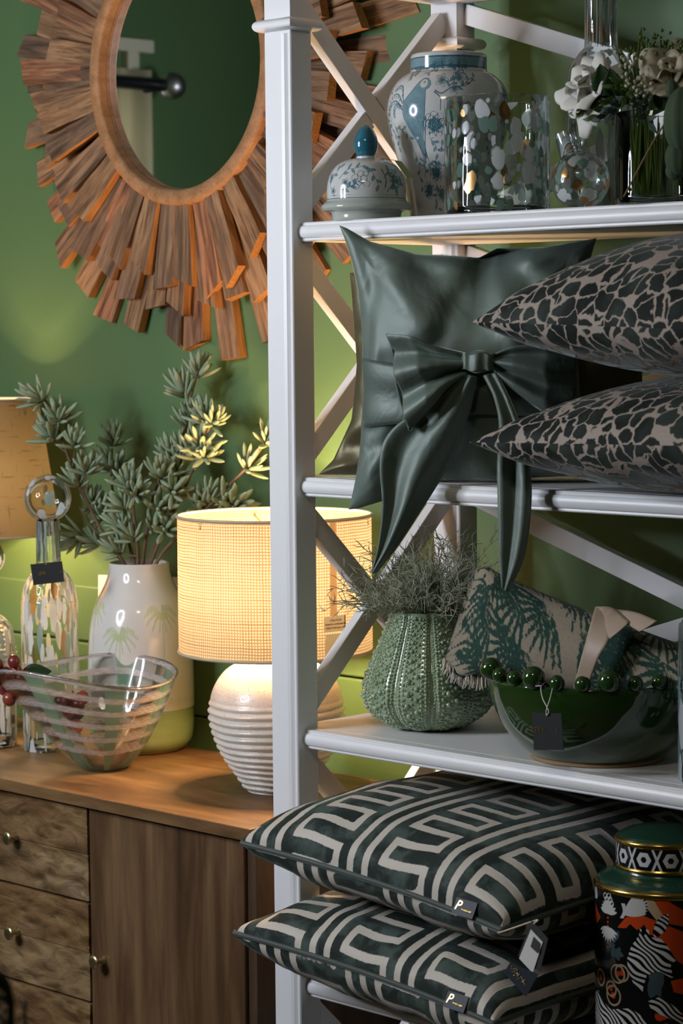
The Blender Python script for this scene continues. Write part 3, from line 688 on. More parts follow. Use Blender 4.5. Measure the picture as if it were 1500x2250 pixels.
def peony(x, y, r):
    for rr, k in ((1., 9), (.68, 7), (.38, 5)):
        for j in range(k):
            a = j*2*PI/k+rr*3; ln.circ(x+math.cos(a)*r*rr*.72, y+math.sin(a)*r*rr*.72, r*.34*(.6+rr*.4), .00042); fl.circ(x+math.cos(a)*r*rr*.5, y+math.sin(a)*r*rr*.5, r*.14)
for (X, Y, r) in ((1255, 562, .0105), (1385, 545, .011), (1345, 620, .008), (1330, 450, .007), (1425, 440, .007), (1235, 440, .007), (1160, 450, .006)): flower(*c2(X, Y), r)
for q in ([(1100, 510), (1150, 500), (1200, 470), (1270, 440)], [(1040, 480), (1100, 455), (1180, 440), (1250, 430)], [(1300, 610), (1350, 560), (1370, 480), (1430, 430)], [(1330, 620), (1400, 600), (1450, 560), (1500, 540)], [(1320, 470), (1380, 460), (1440, 470), (1500, 450)], [(1260, 560), (1320, 570), (1400, 520), (1440, 500)]): sprig([c2(*p) for p in q], 6)
for q in ([(1010, 690), (990, 600), (960, 580), (935, 600)], [(1005, 700), (970, 640), (935, 640), (910, 690)], [(1000, 720), (960, 680), (930, 690), (915, 740)], [(1000, 740), (975, 700), (950, 720), (945, 770)]):
    P = spline([c2(*p) for p in q], 16); ln.line([c2(*p) for p in q], .0009, .0006)
    for i in range(3, 16, 2): fl.leaf(P[i][0], P[i][1], -2.0+.1*i, .007, .0022); fl.leaf(P[i][0], P[i][1], -1.2, .006, .002)
for k in range(6): sprig([c2(1000-8*k, 560-18*k), c2(1015-2*k, 525-10*k), c2(1028, 500)], 3, .006)
peony(*c2(1210, 850), .017); peony(*c2(1195, 1150), .013); peony(*c2(1120, 1260), .012); peony(*c2(1240, 1290), .012)
for q in ([(930, 820), (960, 860), (1000, 870), (1030, 930)], [(925, 780), (920, 860), (945, 920), (935, 980)], [(1160, 930), (1200, 960), (1220, 1010), (1260, 980)], [(1110, 1080), (1160, 1100), (1210, 1070), (1250, 1110)], [(1090, 1180), (1110, 1120), (1100, 1070), (1120, 1040)], [(1040, 1000), (1060, 1090), (1050, 1200), (1080, 1300)], [(1180, 1200), (1200, 1260), (1170, 1330), (1200, 1390)]): sprig([c2(*p) for p in q], 6, .009, .004)
for q in ([(1210, 640), (1250, 680), (1250, 760)], [(1215, 630), (1260, 650), (1330, 610), (1420, 600), (1480, 560)], [(1155, 800), (1130, 1010), (1170, 1130)]): ln.line([c2(*p) for p in q], .0009, .0005)
rr_ = random.Random(3)
for k in range(46):  # right flank and back: scattered sprays
    u = rr_.uniform(.045, .135) if k < 26 else rr_.uniform(-.14, -.12); z = rr_.uniform(.02, .19); a = rr_.uniform(0, 6.3)
    if k % 3 == 0: flower(u, z, rr_.uniform(.007, .011))
    else: sprig([(u, z), (u+.01*math.cos(a), z+.01*math.sin(a)), (u+.024*math.cos(a+.5), z+.024*math.sin(a+.5))], 5)
band = (Z > .2115) & (Z < .2265) & (np.hypot(V[:, 0], V[:, 1]) > .0528)
fl.d = np.where(band, -.003, fl.d); ln.d = np.where(np.abs(Z-.2115) < .0012, -.002, ln.d)
for zz in (.2125, .2255): ln.d = np.where((np.abs(Z-zz) < .001) & (np.hypot(V[:, 0], V[:, 1]) > .0528), -.002, ln.d)
obj('body', mesh('body', V, Fc, True, {'line': ln.d, 'fill': fl.d}), MT['jar'], jar)

# --- the jar's lid beside it
lc = at(805, 480, y=.06)
lid = thing('jar_lid', 'domed blue and white jar lid with a teal finial', 'lid', (lc[0], lc[1], S1))
prof = np.vstack([spline([(.0545, .0285), (.0548, .040), (.0535, .052), (.0490, .065), (.0410, .0755), (.0300, .082), (.019, .0845), (.0125, .0852)], 80)])
V, Fc, T, Z = dense_lathe(prof, camdir(lc), 300, 50); U = T*.054
ln, fl = Ink(U, Z), Ink(U, Z)
def pl(x, y): return (math.asin(max(-.98, min(.98, (x-805)/85.)))*.054, .0285+(442-y)/1590.)
for (x, y, r) in ((790, 408, .006), (800, 400, .006), (780, 398, .006), (792, 390, .0055), (775, 412, .005), (806, 412, .0055), (804, 390, .005), (784, 418, .005)): ln.circ(*pl(x, y), r*.75, .00042)
for q in ([(745, 400), (760, 380), (775, 378), (800, 372)], [(800, 372), (815, 380), (825, 400), (832, 418)], [(750, 425), (765, 420), (775, 415), (790, 405)], [(730, 420), (727, 400), (735, 385), (738, 372)]): sprig([pl(*p) for p in q], 5, .009, .004)
for q in ([(845, 400), (855, 385), (870, 380), (880, 395)], [(848, 430), (860, 415), (870, 420), (878, 410)]): sprig([pl(*p) for p in q], 5, .010, .005)
peony(*pl(868, 402), .011); flower(*pl(728, 395), .007); flower(*pl(760, 408), .006); flower(*pl(735, 425), .006)
ln.line([pl(842, 380), pl(848, 400), pl(845, 420)], .0009)
for k in range(16): sprig([(-.16+.02*k, .035), (-.155+.02*k, .045), (-.15+.02*k, .055)], 4, .007) if abs(-.16+.02*k) > .085 else None
for zz, wd in ((.0292, .0012), (.0325, .0005)): ln.d = np.where(np.abs(Z-zz) < wd, -.001, ln.d)
obj('dome', mesh('dome', V, Fc, True, {'line': ln.d, 'fill': fl.d}), MT['jar'], lid)
lobj('flange', spline([(.040, .012), (.0455, .0), (.0475, .002), (.0485, .010), (.053, .0125), (.0605, .014), (.0628, .0185), (.0605, .0225), (.0565, .0255), (.0545, .0288), (.052, .030)], 40), MT['flange'], lid, 96)
fin = lobj('finial', spline([(.0105, .0845), (.0112, .0865), (.0152, .095), (.0168, .104), (.0155, .113), (.0115, .122), (.006, .1285), (.0, .1315)], 40), MT['teal'], lid, 48)
lobj('finial_foot', [(.0125, .0848), (.0135, .0862), (.0125, .0878), (.0108, .0882)], MT['ceramic'], lid, 48)
# pale price tag tucked behind the finial
tg = thing('price_tag', 'pale green price tag tucked on the jar lid', 'tag', tuple(at(884, 370, y=.075)))
P = [at(866, 352, y=.062), at(882, 355, y=.075), at(907, 389, y=.070), at(893, 391, y=.058)]
o = obj('card', mesh('card', P, [(0, 1, 2, 3)], False), MT['olive_card'], tg, world=True); solid(o, .0006)
obj('loop', mesh('loop', *tube([at(866, 352, y=.062), at(850, 350, y=.06), at(832, 349, y=.062)], .0004, 5)), MT['print_black'], tg, world=True)

# --- speckled glass on the upper shelf
gc = at(1091, 215, y=.085)
gv = thing('glass_vase', 'wide cylindrical clear glass vase speckled white, green and amber', 'vase', (gc[0], gc[1], S1))
hh = .1525
lobj('wall', [(.0672, .001), (.0692, .004), (.0695, .01), (.0698, hh-.003), (.069, hh), (.0672, hh+.0005), (.0660, hh-.002), (.0658, .014), (.064, .010)], MT['spk_round'], gv, 128)
lobj('base', [(0, .0005), (.066, .0005), (.0672, .002), (.064, .0095), (0, .009)], MT['glass'], gv, 96)
bc = at(1320, 300, y=.215)
tb = thing('glass_bottle', 'tall long-necked glass bottle with brown and grey streaks behind the roses', 'bottle', (bc[0], bc[1], S1))
lobj('body', spline([(.040, .001), (.0455, .004), (.0468, .012), (.0470, .15), (.0462, .172), (.041, .196), (.031, .213), (.0235, .221), (.0222, .226)], 60), MT['spk_tall'], tb, 96)
lobj('neck', [(.0222, .226), (.0218, .24), (.0218, .31), (.0226, .314), (.0205, .3145), (.0200, .24)], MT['neck_brown'], tb, 64)
lobj('base', [(0, .0005), (.040, .0008), (.040, .006), (0, .006)], MT['glass'], tb, 64)
oc = at(1275, 395, y=.085)
ob = thing('glass_stopper', 'speckled glass ball stopper with a stubby tilted neck lying on the shelf', 'stopper', (oc[0], oc[1], S1))
bv, bf = ball(.0375, 48, 32); obj('ball', mesh('ball', bv, bf), MT['spk_ball'], ob, loc=(0, 0, .0376))
bi, bfi = ball(.0345, 48, 32)
ax = (at(1240, 297, y=.085)-np.array([oc[0], oc[1], S1+.0376])); ax /= np.linalg.norm(ax)
p0 = np.array([0, 0, .0376])+ax*.0350; Pn = [p0+ax*t for t in np.linspace(0, .031, 6)]
V1, F1 = tube(Pn, [.0160, .0145, .0138, .0135, .0135, .0138], 32, False); V2, F2 = tube(Pn[::-1], [.0112]*6, 32, False)
obj('neck', mesh('neck', *join([(V1, F1), (V2, F2)])), MT['neck_brown'], ob)

# --- vase of roses
vc = at(1440, 300, y=.055)
fv = thing('flower_vase', 'clear glass cylinder vase holding ivory roses and greenery', 'vase', (vc[0], vc[1], S1))
RV, HV = .0505, .112
lobj('wall', [(.048, .001), (.050, .003), (RV, .008), (RV, HV-.002), (RV-.0008, HV), (RV-.002, HV-.001), (RV-.0025, .012), (.046, .009)], MT['glass'], fv, 96)
lobj('base', [(0, .0005), (.048, .0005), (.0495, .002), (.046, .0085), (0, .008)], MT['glass'], fv, 64)
def petal_grid(L, W, cup, curl, n=9, m=7, ruffle=0., seed=0):
    r_ = np.random.RandomState(seed); ph = r_.uniform(0, 6)
    v = np.linspace(0, 1, n)[:, None]; u = np.linspace(-1, 1, m)[None, :]
    w = W*np.sin(PI*np.clip(v, .0, 1)**.62*.86+.06)
    x = w*u*.5; z = L*v*(1-.10*u*u*v); y = -cup*(1-u*u)*np.sin(PI*v*.7)+curl*v**2.4+ruffle*np.sin(u*4+ph)*v*v
    return np.stack([x+0*v, y+0*u, z+0*x], -1).reshape(-1, 3), gridf(n, m)
def orient(V, z, ref=(0, 0, 1.)):
    z = np.asarray(z, float); z = z/np.linalg.norm(z); x = np.cross(ref, z)
    if np.linalg.norm(x) < 1e-3: x = np.cross((1., 0, 0), z)
    x /= np.linalg.norm(x); y = np.cross(z, x)
    return V @ np.stack([x, y, z])
def rose(label, c, axis, R, mat, layers, seed, stem_to, leaves=()):
    t = thing('rose', label, 'flower', tuple(c)); r_ = random.Random(seed); axis = np.asarray(axis, float)/np.linalg.norm(axis)
    for (k, op, L, W) in layers:
        for j in range(k):
            V, Fq = petal_grid(L*R*r_.uniform(.9, 1.1), W*R*r_.uniform(.9, 1.1), .16*R, (.10+.42*op)*R*r_.uniform(.7, 1.2), ruffle=.05*R, seed=r_.randint(0, 999))
            V[:, 1] -= .10*R
            a = op*r_.uniform(.9, 1.1); ca, sa = math.cos(a), math.sin(a)
            V = V @ np.array([[1, 0, 0], [0, ca, -sa], [0, sa, ca]])     # tip opens towards +y
            f = j*2*PI/k+op*2.1+r_.uniform(-.2, .2); cf, sf = math.cos(f), math.sin(f)
            V = V @ np.array([[cf, sf, 0], [-sf, cf, 0], [0, 0, 1]])
            V = orient(V-np.array([0, 0, .35*R]), axis)
            o = obj('petal', mesh('petal', V, Fq), mat, t); solid(o, .0005)
    P = spline([(0, 0, 0)-axis*R*.3, (np.asarray(stem_to)-c)*.35-axis*R*.7, np.asarray(stem_to)-c], 14)
    obj('stem', mesh('stem', *tube(P, .0016, 6)), MT['grass'], t)
    return t
def leaf_mesh(L, W, fold=.18, droop=.15, serr=0, n=12):
    """blade along +z, face towards -y"""
    V = []; vs = np.linspace(0, 1, n)
    for i, v in enumerate(vs):
        w = W*.5*math.sin(PI*v**.8)**.9 if 0 < v < 1 else 0.0004
        if serr and 0 < v < 1: w *= 1+serr*(1 if i % 2 else -1)
        y = droop*L*v*v
        V += [(-w, y-fold*w, L*v), (-w*.5, y-fold*w*.35, L*v), (0, y, L*v), (w*.5, y-fold*w*.35, L*v), (w, y-fold*w, L*v)]
    return np.array(V), gridf(n, 5)
def leaf_obj(t, base, tip, W, mat, fold=.2, droop=.15, serr=0, face=None, name='leaf', n=12):
    """leaf from base to tip (room coordinates) whose face looks towards the camera by default"""
    base = np.asarray(base, float); d = np.asarray(tip, float)-base; L = np.linalg.norm(d); z = d/L
    f = np.asarray(face if face is not None else CAM-base, float); f = f-z*(f@z); f /= np.linalg.norm(f); x = np.cross(-f, z)
    V, Fq = leaf_mesh(L, W, fold, droop, serr, n)
    V = V @ np.stack([x, -f, z]) + base
    o = obj(name, mesh(name, V, Fq), mat, t, world=True); solid(o, .0005); return o
sx, sy = vc[0], vc[1]
r1 = at(1300, 203, y=.035); vdir = np.array([-.15, -.75, .35])
rose1 = rose('open ivory white rose nearest the tall glass bottle', r1, (-.25, -.75, .5), .035, MT['petal'], ((4, .12, 1.2, 1.1), (5, .35, 1.35, 1.4), (6, .8, 1.5, 1.6), (6, 1.35, 1.55, 1.7)), 4, (sx-.018, sy+.01, S1+.02))
r2 = at(1475, 168, y=.055)
rose2 = rose('cream yellowish rose beside the ivory rose', r2, (.2, -.7, .55), .036, MT['petal2'], ((4, .15, 1.2, 1.2), (5, .45, 1.4, 1.5), (6, .95, 1.5, 1.7)), 9, (sx+.012, sy+.015, S1+.02))
for b, tp, w in (((1330, 215), (1318, 140), .030), ((1345, 205), (1300, 165), .026), ((1350, 235), (1275, 222), .018), ((1350, 215), (1340, 150), .026)):
    leaf_obj(rose1, at(*b, y=.02), at(*tp, y=.012), w, MT['leaf_dark'], .25, .1, .07, n=18)
for b, tp, w in (((1440, 220), (1395, 145), .016), ((1430, 150), (1460, 215), .018), ((1450, 240), (1430, 170), .014)):
    leaf_obj(rose2, at(*b, y=.045), at(*tp, y=.03), w, MT['leaf_dark'], .25, .2)
def spray(label, base, tips, mat, name='leafy_sprig', leaf=(.016, .0055), cat='foliage', nl=7, seed=0):
    t = thing(name, label, cat, tuple(base)); r_ = random.Random(seed)
    for tp in tips:
        P = spline([base, (np.asarray(base)+np.asarray(tp))/2+np.array([0, 0, .012]), tp], 10)
        obj('stem', mesh('stem', *tube(P, .0009, 5)), MT['grass'], t, world=True)
        for k in range(nl):
            i = 4+k*5//max(1, nl-1); i = min(i, 9); d = P[i]-P[i-1]; d /= np.linalg.norm(d)
            q = d+np.array([r_.uniform(-.9, .9), r_.uniform(-.6, .3), r_.uniform(-.6, .8)]); q /= np.linalg.norm(q)
            leaf_obj(t, P[i], P[i]+q*leaf[0]*r_.uniform(.7, 1.2), leaf[1], mat, .2, .2, n=7)
    return t
spray('fresh light green leafy sprig under the ivory rose', at(1400, 235, y=.04), [at(1350, 190, y=.01), at(1375, 215, y=.005), at(1340, 225, y=.005), at(1268, 250, y=.015), at(1300, 262, y=.01), at(1385, 185, y=.01)], MT['leaf_light'], seed=2)
spray('blue green drooping leafy sprig at the vase rim', at(1410, 240, y=.03), [at(1320, 262, y=.0), at(1350, 250, y=.0), at(1425, 270, y=.0), at(1400, 225, y=.0)], MT['leaf_blue'], seed=6, leaf=(.017, .007))
def berries(label, base, pts, r, seed, dens=9, spread=.012, mat=None):
    t = thing('berry_sprig', label, 'foliage', tuple(base), group=None); r_ = random.Random(seed); bv, bf = ball(1, 8, 6)
    me = mesh('berry', bv*r*np.array([1, 1, 1.15]), bf); me.materials.append(mat or MT['berry'])
    for p in pts:
        obj('stem', mesh('stem', *tube(spline([base, (np.asarray(base)+p)/2+np.array([0, 0, .008]), p], 8), .0008, 5)), MT['grass'], t, world=True)
        for k in range(dens):
            q = np.asarray(p)+np.array([r_.gauss(0, spread*.55), r_.gauss(0, spread*.55), r_.gauss(0, spread*.6)])
            o = obj('berry', me, None, t, loc=tuple(Vector(q)-Vector(base)), rot=(r_.uniform(0, 3), r_.uniform(0, 3), 0))
berries('sprig of pale round berries between the two roses', at(1400, 230, y=.035), [at(1385, 128, y=.02), at(1378, 140, y=.02), at(1392, 172, y=.012), at(1405, 205, y=.01), at(1415, 190, y=.012)], .0028, 3)
berries('sprig of tiny green seed heads above the cream rose', at(1440, 235, y=.06), [at(1400, 118, y=.06), at(1432, 105, y=.055), at(1455, 88, y=.06), at(1480, 105, y=.06), at(1498, 118, y=.06), at(1420, 98, y=.065), at(1465, 112, y=.05)], .0021, 8, 14, .012, MT['leaf_light'])
gs = thing('grass_bunch', 'bunch of long green grass stems standing in the vase', 'foliage', (sx, sy, S1+.01))
r_ = random.Random(12)
for k in range(26):
    a = r_.uniform(0, 2*PI); q = r_.uniform(.004, .038); x, y = sx+q*math.cos(a), sy+q*math.sin(a)
    top = (x+r_.uniform(-.012, .012), y+r_.uniform(-.01, .01), S1+r_.uniform(.10, .135))
    leaf_obj(gs, (x*.92+sx*.08+r_.uniform(-.004, .004), y*.92+sy*.08, S1+.0105), top, r_.uniform(.004, .008), MT['grass'], .3, .05, name='blade', n=7)
for (bx, by, tx, ty, w) in ((1400, 160, 1409, 58, .008), (1395, 165, 1350, 95, .006), (1380, 150, 1362, 100, .006), (1405, 150, 1412, 90, .009), (1398, 150, 1392, 100, .006)):
    leaf_obj(gs, at(bx, by+40, y=.05), at(tx, ty, y=.055), w, MT['grass'], .3, .06, name='blade', n=8)
pd = thing('seed_pod', 'fuzzy dark green ribbed seed pod on a bare stem leaning on the vase', 'seed pod', tuple(at(1490, 290, y=.0)))
for (px_, py_, rx, rz, yy_) in ((1502, 265, .024, .040, -.005), (1492, 345, .017, .021, -.004), (1484, 300, .010, .013, .004), (1476, 195, .008, .010, .006), (1472, 250, .007, .009, .006), (1482, 375, .011, .012, 0)):
    V, Fq, T, Z = lathe([(math.sin(a)*rx, -math.cos(a)*rz) for a in np.linspace(0, PI, 15)], 32)
    k = 1+.05*np.cos(T*9); V = V*np.stack([k, k, np.ones_like(k)], 1)
    V[:, 2] += 0; c = at(px_, py_, y=yy_); obj('lobe', mesh('lobe', V+c, Fq), MT['pod'], pd, world=True)
obj('stem', mesh('stem', *tube(spline([at(1470, 255, y=.0), at(1430, 320, y=-.003), at(1370, 432, y=.002)], 12), .0011, 6)), MT['stem'], pd, world=True)
# ================================================================ cushions
def cushion_grid(a, b, h, n, pinch=.06, seed=0, outline=None, pw=2.4, ex=.5, wrinkle=.003, h2=None):
    """closed cushion; local x right, y up/back, z face. returns V, F, st, rim loop"""
    t = np.linspace(-1, 1, n); u1 = np.sin(t*PI/2)*.75+t*.25
    u, v = np.meshgrid(u1, u1, indexing='ij')
    if outline is None:
        X = a*u*(1-pinch*(1-v**2)); Y = b*v*(1-pinch*(1-u**2))
    else: X, Y = outline(u, v)
    T = (np.clip(1-np.abs(u)**pw, 0, 1)**ex)*(np.clip(1-np.abs(v)**pw, 0, 1)**ex)
    e = np.clip(1-np.maximum(np.abs(u), np.abs(v)), 0, 1)
    wr = wrinkle*np.exp(-((e-.12)/.12)**2)*wob(u*9+v*2, v*9-u*2, seed, 7, .6, 2.2)*np.clip(T*4, 0, 1)
    lum = 1+.05*wob(u*2, v*2, seed+5, 4, .6, 1.6)
    Zf = h*T*lum+wr; Zb = -(h2 or h)*T*(1+.05*wob(u*2, v*2, seed+9, 4, .6, 1.6))-wr*.8
    Vf = np.stack([X, Y, Zf], -1).reshape(-1, 3); Vb = np.stack([X, Y, Zb], -1).reshape(-1, 3)
    q = gridf(n, n); Fc = np.vstack([q, q[:, ::-1]+n*n])
    def arc(Q, ax):   # distance along the cloth from the middle
        d = np.linalg.norm(np.diff(Q, axis=ax), axis=-1); z = np.zeros_like(np.take(d, [0], axis=ax)); c = np.cumsum(np.concatenate([z, d], axis=ax), axis=ax)
        return c-np.take(c, [n//2], axis=ax)
    Gf = np.stack([X, Y, Zf], -1); Gb = np.stack([X, Y, Zb], -1)
    st = np.concatenate([np.stack([arc(G_, 0)+o1, arc(G_, 1)+o2, 0*X], -1).reshape(-1, 3) for G_, o1, o2 in ((Gf, 0, 0), (Gb, .61, .37))])
    ii = np.arange(n); G = np.stack([X, Y, 0*X], -1)
    rim = np.vstack([G[ii, 0], G[n-1, ii[1:]], G[ii[::-1][1:], n-1], G[0, ii[::-1][1:]]])
    return np.vstack([Vf, Vb]), Fc, st, rim
def fret(U, V):
    """distance to the pale lines of the fretwork: double bars between serpentine columns"""
    p = .0275; w = .0063; q = .0345; per = 6.2*p
    u = np.mod(U+.03, per); d = np.full(U.shape, 1.)
    for c in (0, per, 1.05*p): d = np.minimum(d, np.abs(u-c)-w)
    v = np.mod(V, 2*q); lo, hi = 2.15*p, 5.15*p
    def rect(x0, x1, y0, y1):
        dx = np.maximum(x0-u, u-x1); r = np.full(U.shape, 1.)
        for s in (-2*q, 0, 2*q):
            dy = np.maximum(y0+s-v, v-y1-s); r = np.minimum(r, np.maximum(dx, dy))
        return r
    for x0, x1, y0, y1 in ((lo-w, hi+w, -w, w), (hi-w, hi+w, -w, q+w), (lo-w, hi+w, q-w, q+w), (lo-w, lo+w, q-w, 2*q+w)):
        d = np.minimum(d, rect(x0, x1, y0, y1))
    return d
def rim_piping(t, rim, r, mat, off=0.):
    P = rim[::2]; P = np.vstack([P, P[:1]]); o = obj('piping', mesh('piping', *tube(P*np.array([1+off, 1+off, 1]), r, 6, False)), mat, t); return o
GEO = 'fret-patterned velvet cushions on the low shelf'
def geo(label, c, rot, a, b, h, seed, n=190, h2=None):
    t = thing('cushion', label, 'cushion', c, rot)
    V, Fc, st, rim = cushion_grid(a, b, h, n, .07, seed, wrinkle=.0036, pw=3.2, ex=.36, h2=h2)
    ink = -fret(st[:, 0]+.02*seed, st[:, 1]); nn = len(V)//2
    up = np.sign(V[:, 2])*(ink < -.001)*.0007; V[:, 2] += up
    obj('cover', mesh('cover', V, Fc, True, {'st': st, 'ink': np.clip(ink, -.02, .02)}), MT['fret'], t)
    rim_piping(t, rim, .0042, MT['piping']); return t, rim
ga, _ = geo('upper of the two stacked cushions in green and silver fretwork velvet', (.324, .124, .842), (.035, .050, -.085), .259, .250, .080, 1, h2=.060)
gb, _ = geo('lower of the two stacked cushions in green and silver fretwork velvet', (.306, .126, .7130), (.02, .03, -.085), .261, .250, .065, 4, h2=.072)
gc_, _ = geo('fretwork velvet cushion standing behind the zebra jar', (.818, .290, .800), (PI/2-.12, 0, .03), .165, .158, .045, 7, 90)
def cloth_label(t, x, w, hgt, y, z, rx, big):
    """small navy woven label with a gold monogram at the front seam (cushion frame)"""
    V, Fc = box(-w/2, w/2, -.0005, .0005, -hgt/2, hgt/2)
    o = obj('label', mesh('label', V, Fc, False), MT['card_navy'], t, loc=(x, y, z), rot=(rx, 0, .05))
    V = [];
    text('monogram', 'P', hgt*.85, MT['goldfoil'], o, (-w*.32, -.0009, .001), (PI/2, 0, 0), shear=.25)
    pts = [(-.12*w+.5*w*k/30, -.0008, -hgt*.12-.02*w*k/30+.0016*math.sin(k*1.35)) for k in range(31)]
    obj('gold_stitching', mesh('gold_stitching', *tube(pts, .0006, 5)), MT['goldfoil'], o); return o
cloth_label(ga, .190, .036, .021, -.2475, .011, -.5, 1)
cloth_label(gb, .190, .036, .021, -.2470, .010, -.5, 1)
# swing tag hanging from the upper cushion's corner
tg = thing('swing_tag', 'black swing tag with a white sticker and gold crest hanging between the cushions', 'tag', tuple(wmat(ga) @ Vector((.2585, -.2495, 0))))
def card(t, name, px4, ys, mat, thick=.0008):
    P = [at(x, y, y=yy) for (x, y), yy in zip(px4, ys)]
    o = obj(name, mesh(name, P, [(0, 1, 2, 3)], False), mat, t, world=True); solid(o, thick); return o
card(tg, 'card', [(1168, 2022), (1204, 2062), (1186, 2135), (1138, 2100)], (-.162, -.162, -.168, -.168), MT['card_black'])
card(tg, 'sticker', [(1166, 2042), (1192, 2070), (1170, 2138), (1140, 2106)], (-.1645, -.1645, -.1705, -.1705), MT['card_white'], .0003)
card(tg, 'barcode', [(1172, 2058), (1186, 2073), (1181, 2095), (1165, 2080)], (-.1660, -.1660, -.1690, -.1690), MT['print_black'], .0002)
nc = card(tg, 'crest_card', [(1122, 2115), (1160, 2140), (1180, 2160), (1154, 2190)], (-.166, -.166, -.168, -.168), MT['card_navy'])
nc.data.clear_geometry(); P = [at(x, y, y=-.178) for x, y in ((1107, 2137), (1120, 2116), (1182, 2140), (1155, 2190))]; nc.data.from_pydata([tuple(Vector(p)-Vector(tg.location)) for p in P], [], [(0, 1, 2, 3)])
r_ = random.Random(2); parts = []
for k in range(46):
    f = k/45; x = 1124+f*30+r_.gauss(0, 2.6); y = 2124+f*38+r_.gauss(0, 3.4)
    if .36 < f < .46: x, y = 1124+f*30, 2124+f*38
    V, Fc = ball(.0006*r_.uniform(.6, 1.5), 6, 4); parts.append((V+at(x, y, y=-.1792), Fc))
obj('gold_crest', mesh('gold_crest', *join(parts)), MT['goldfoil'], tg, world=True)
obj('loop', mesh('loop', *tube(spline([np.array(tg.location), np.array(tg.location)+np.array([.004, -.006, -.001]), at(1178, 2022, y=-.160), at(1172, 2030, y=-.162)], 14), .0011, 6)), MT['card_cream'], tg, world=True)

# spotted cushions
LEO = 'spotted velvet cushions'
def leo(label, c, rot, seed, h, h2):
    t = thing('cushion', label, 'cushion', c, rot)
    V, Fc, st, rim = cushion_grid(.255, .25, h, 150, .045, seed, wrinkle=.0026, pw=2.3, ex=.50, h2=h2)
    obj('cover', mesh('cover', V, Fc, True, {'st': st+np.array([seed*.37, seed*.11, 0])}), MT['leopard'], t)
    return t
leo('upper of the two stacked dark spotted velvet cushions', (.752, .118, 1.566), (.05, .03, -.20), 2, .106, .072)
leo('lower of the two stacked dark spotted velvet cushions', (.742, .126, 1.421), (.02, -.02, -.17), 6, .076, .073)

# satin cushion with a bow
BX = np.array([.866, .5, 0]); BN = np.array([.5, -.866, 0]); BUP = np.array([0, 0, 1.])
BC = np.array([.345, .083, 1.512])
def loc2(px, py, off=0.):
    """cushion-frame coordinates (right, up) of a picture point on the plane 'off' in front of the cushion"""
    p = atp(px, py, BC+BN*off, BN)-BC; return p@BX, p@BUP
TLc, BLc = loc2(745, 495), loc2(765, 1120)
ML = loc2(797, 800); TM = loc2(1050, 553); TRc = (loc2(1310, 520)[0], .165); BRc = (TRc[0]-.01, -.150)
def bow_outline(u, v):
    """outline that follows the slumped cushion: poked-out left corners, chopped top"""
    xl = ML[0]+(np.where(v > 0, TLc[0], BLc[0])-ML[0])*np.abs(v)**2.6
    xr = TRc[0]-.025*(1-v**2)
    X = xl+(xr-xl)*(u+1)/2
    s = (u+1)/2
    yt = np.interp(s, [0, .03, .12, .3, .47, .55, .62, .8, 1], [TLc[1], TLc[1]-.004, TLc[1]-.022, TLc[1]-.040, TM[1]-.005, TM[1]-.008, TM[1]+.004, .148, .158])
    yb = np.interp(s, [0, .04, .14, .3, .6, 1], [BLc[1], BLc[1]+.002, BLc[1]+.012, -.160, -.160, -.152])
    Y = yb+(yt-yb)*(v+1)/2
    return X, Y
bw = thing('cushion', 'sea green satin cushion tied with a large bow', 'cushion', tuple(BC))
bw.rotation_euler = Matrix((tuple(BX), tuple(BUP), tuple(BN))).transposed().to_euler()
V, Fc, st, rim = cushion_grid(.2, .2, .062, 150, .05, 3, outline=bow_outline, wrinkle=.0045, pw=2.3, ex=.55)
nf = len(V)//2; s = V[:nf, 0]; yv = V[:nf, 1]
V[:nf, 2] += -.030*np.exp(-((s+.012-.25*(yv-.05))/.035)**2)*np.clip((yv-.00)/.13, 0, 1)          # vertical chop below the top notch
V[:nf, 2] += .006*np.exp(-((s+.10)/.04)**2)*np.exp(-((yv-.06)/.05)**2)
for (cx_, cy_, ang, ln_, wd, am) in ((-.15, -.075, .25, .05, .010, .010), (-.13, -.105, .55, .06, .012, -.008), (-.14, -.052, -.1, .05, .009, -.007), (-.15, -.13, 1.2, .05, .012, .007), (-.12, .10, -.9, .07, .016, .008), (-.09, .12, -.7, .08, .014, -.007), (-.10, .03, .35, .08, .018, .006), (-.05, .05, 1.2, .06, .016, -.007), (.03, .06, 1.9, .07, .014, .009), (.07, .08, 2.2, .07, .015, -.008), (.10, .05, .3, .06, .016, .006), (-.16, .05, 1.5, .07, .012, -.005), (-.155, -.02, 1.4, .04, .010, .005)):
    a_ = (s-cx_)*math.cos(ang)+(yv-cy_)*math.sin(ang); b_ = -(s-cx_)*math.sin(ang)+(yv-cy_)*math.cos(ang)
    V[:nf, 2] += am*np.exp(-(a_/ln_)**2-(b_/wd)**2)*np.clip((.19-np.abs(s))/.03, 0, 1)
obj('cover', mesh('cover', V, Fc, True, {'st': st}), MT['satin'], bw)
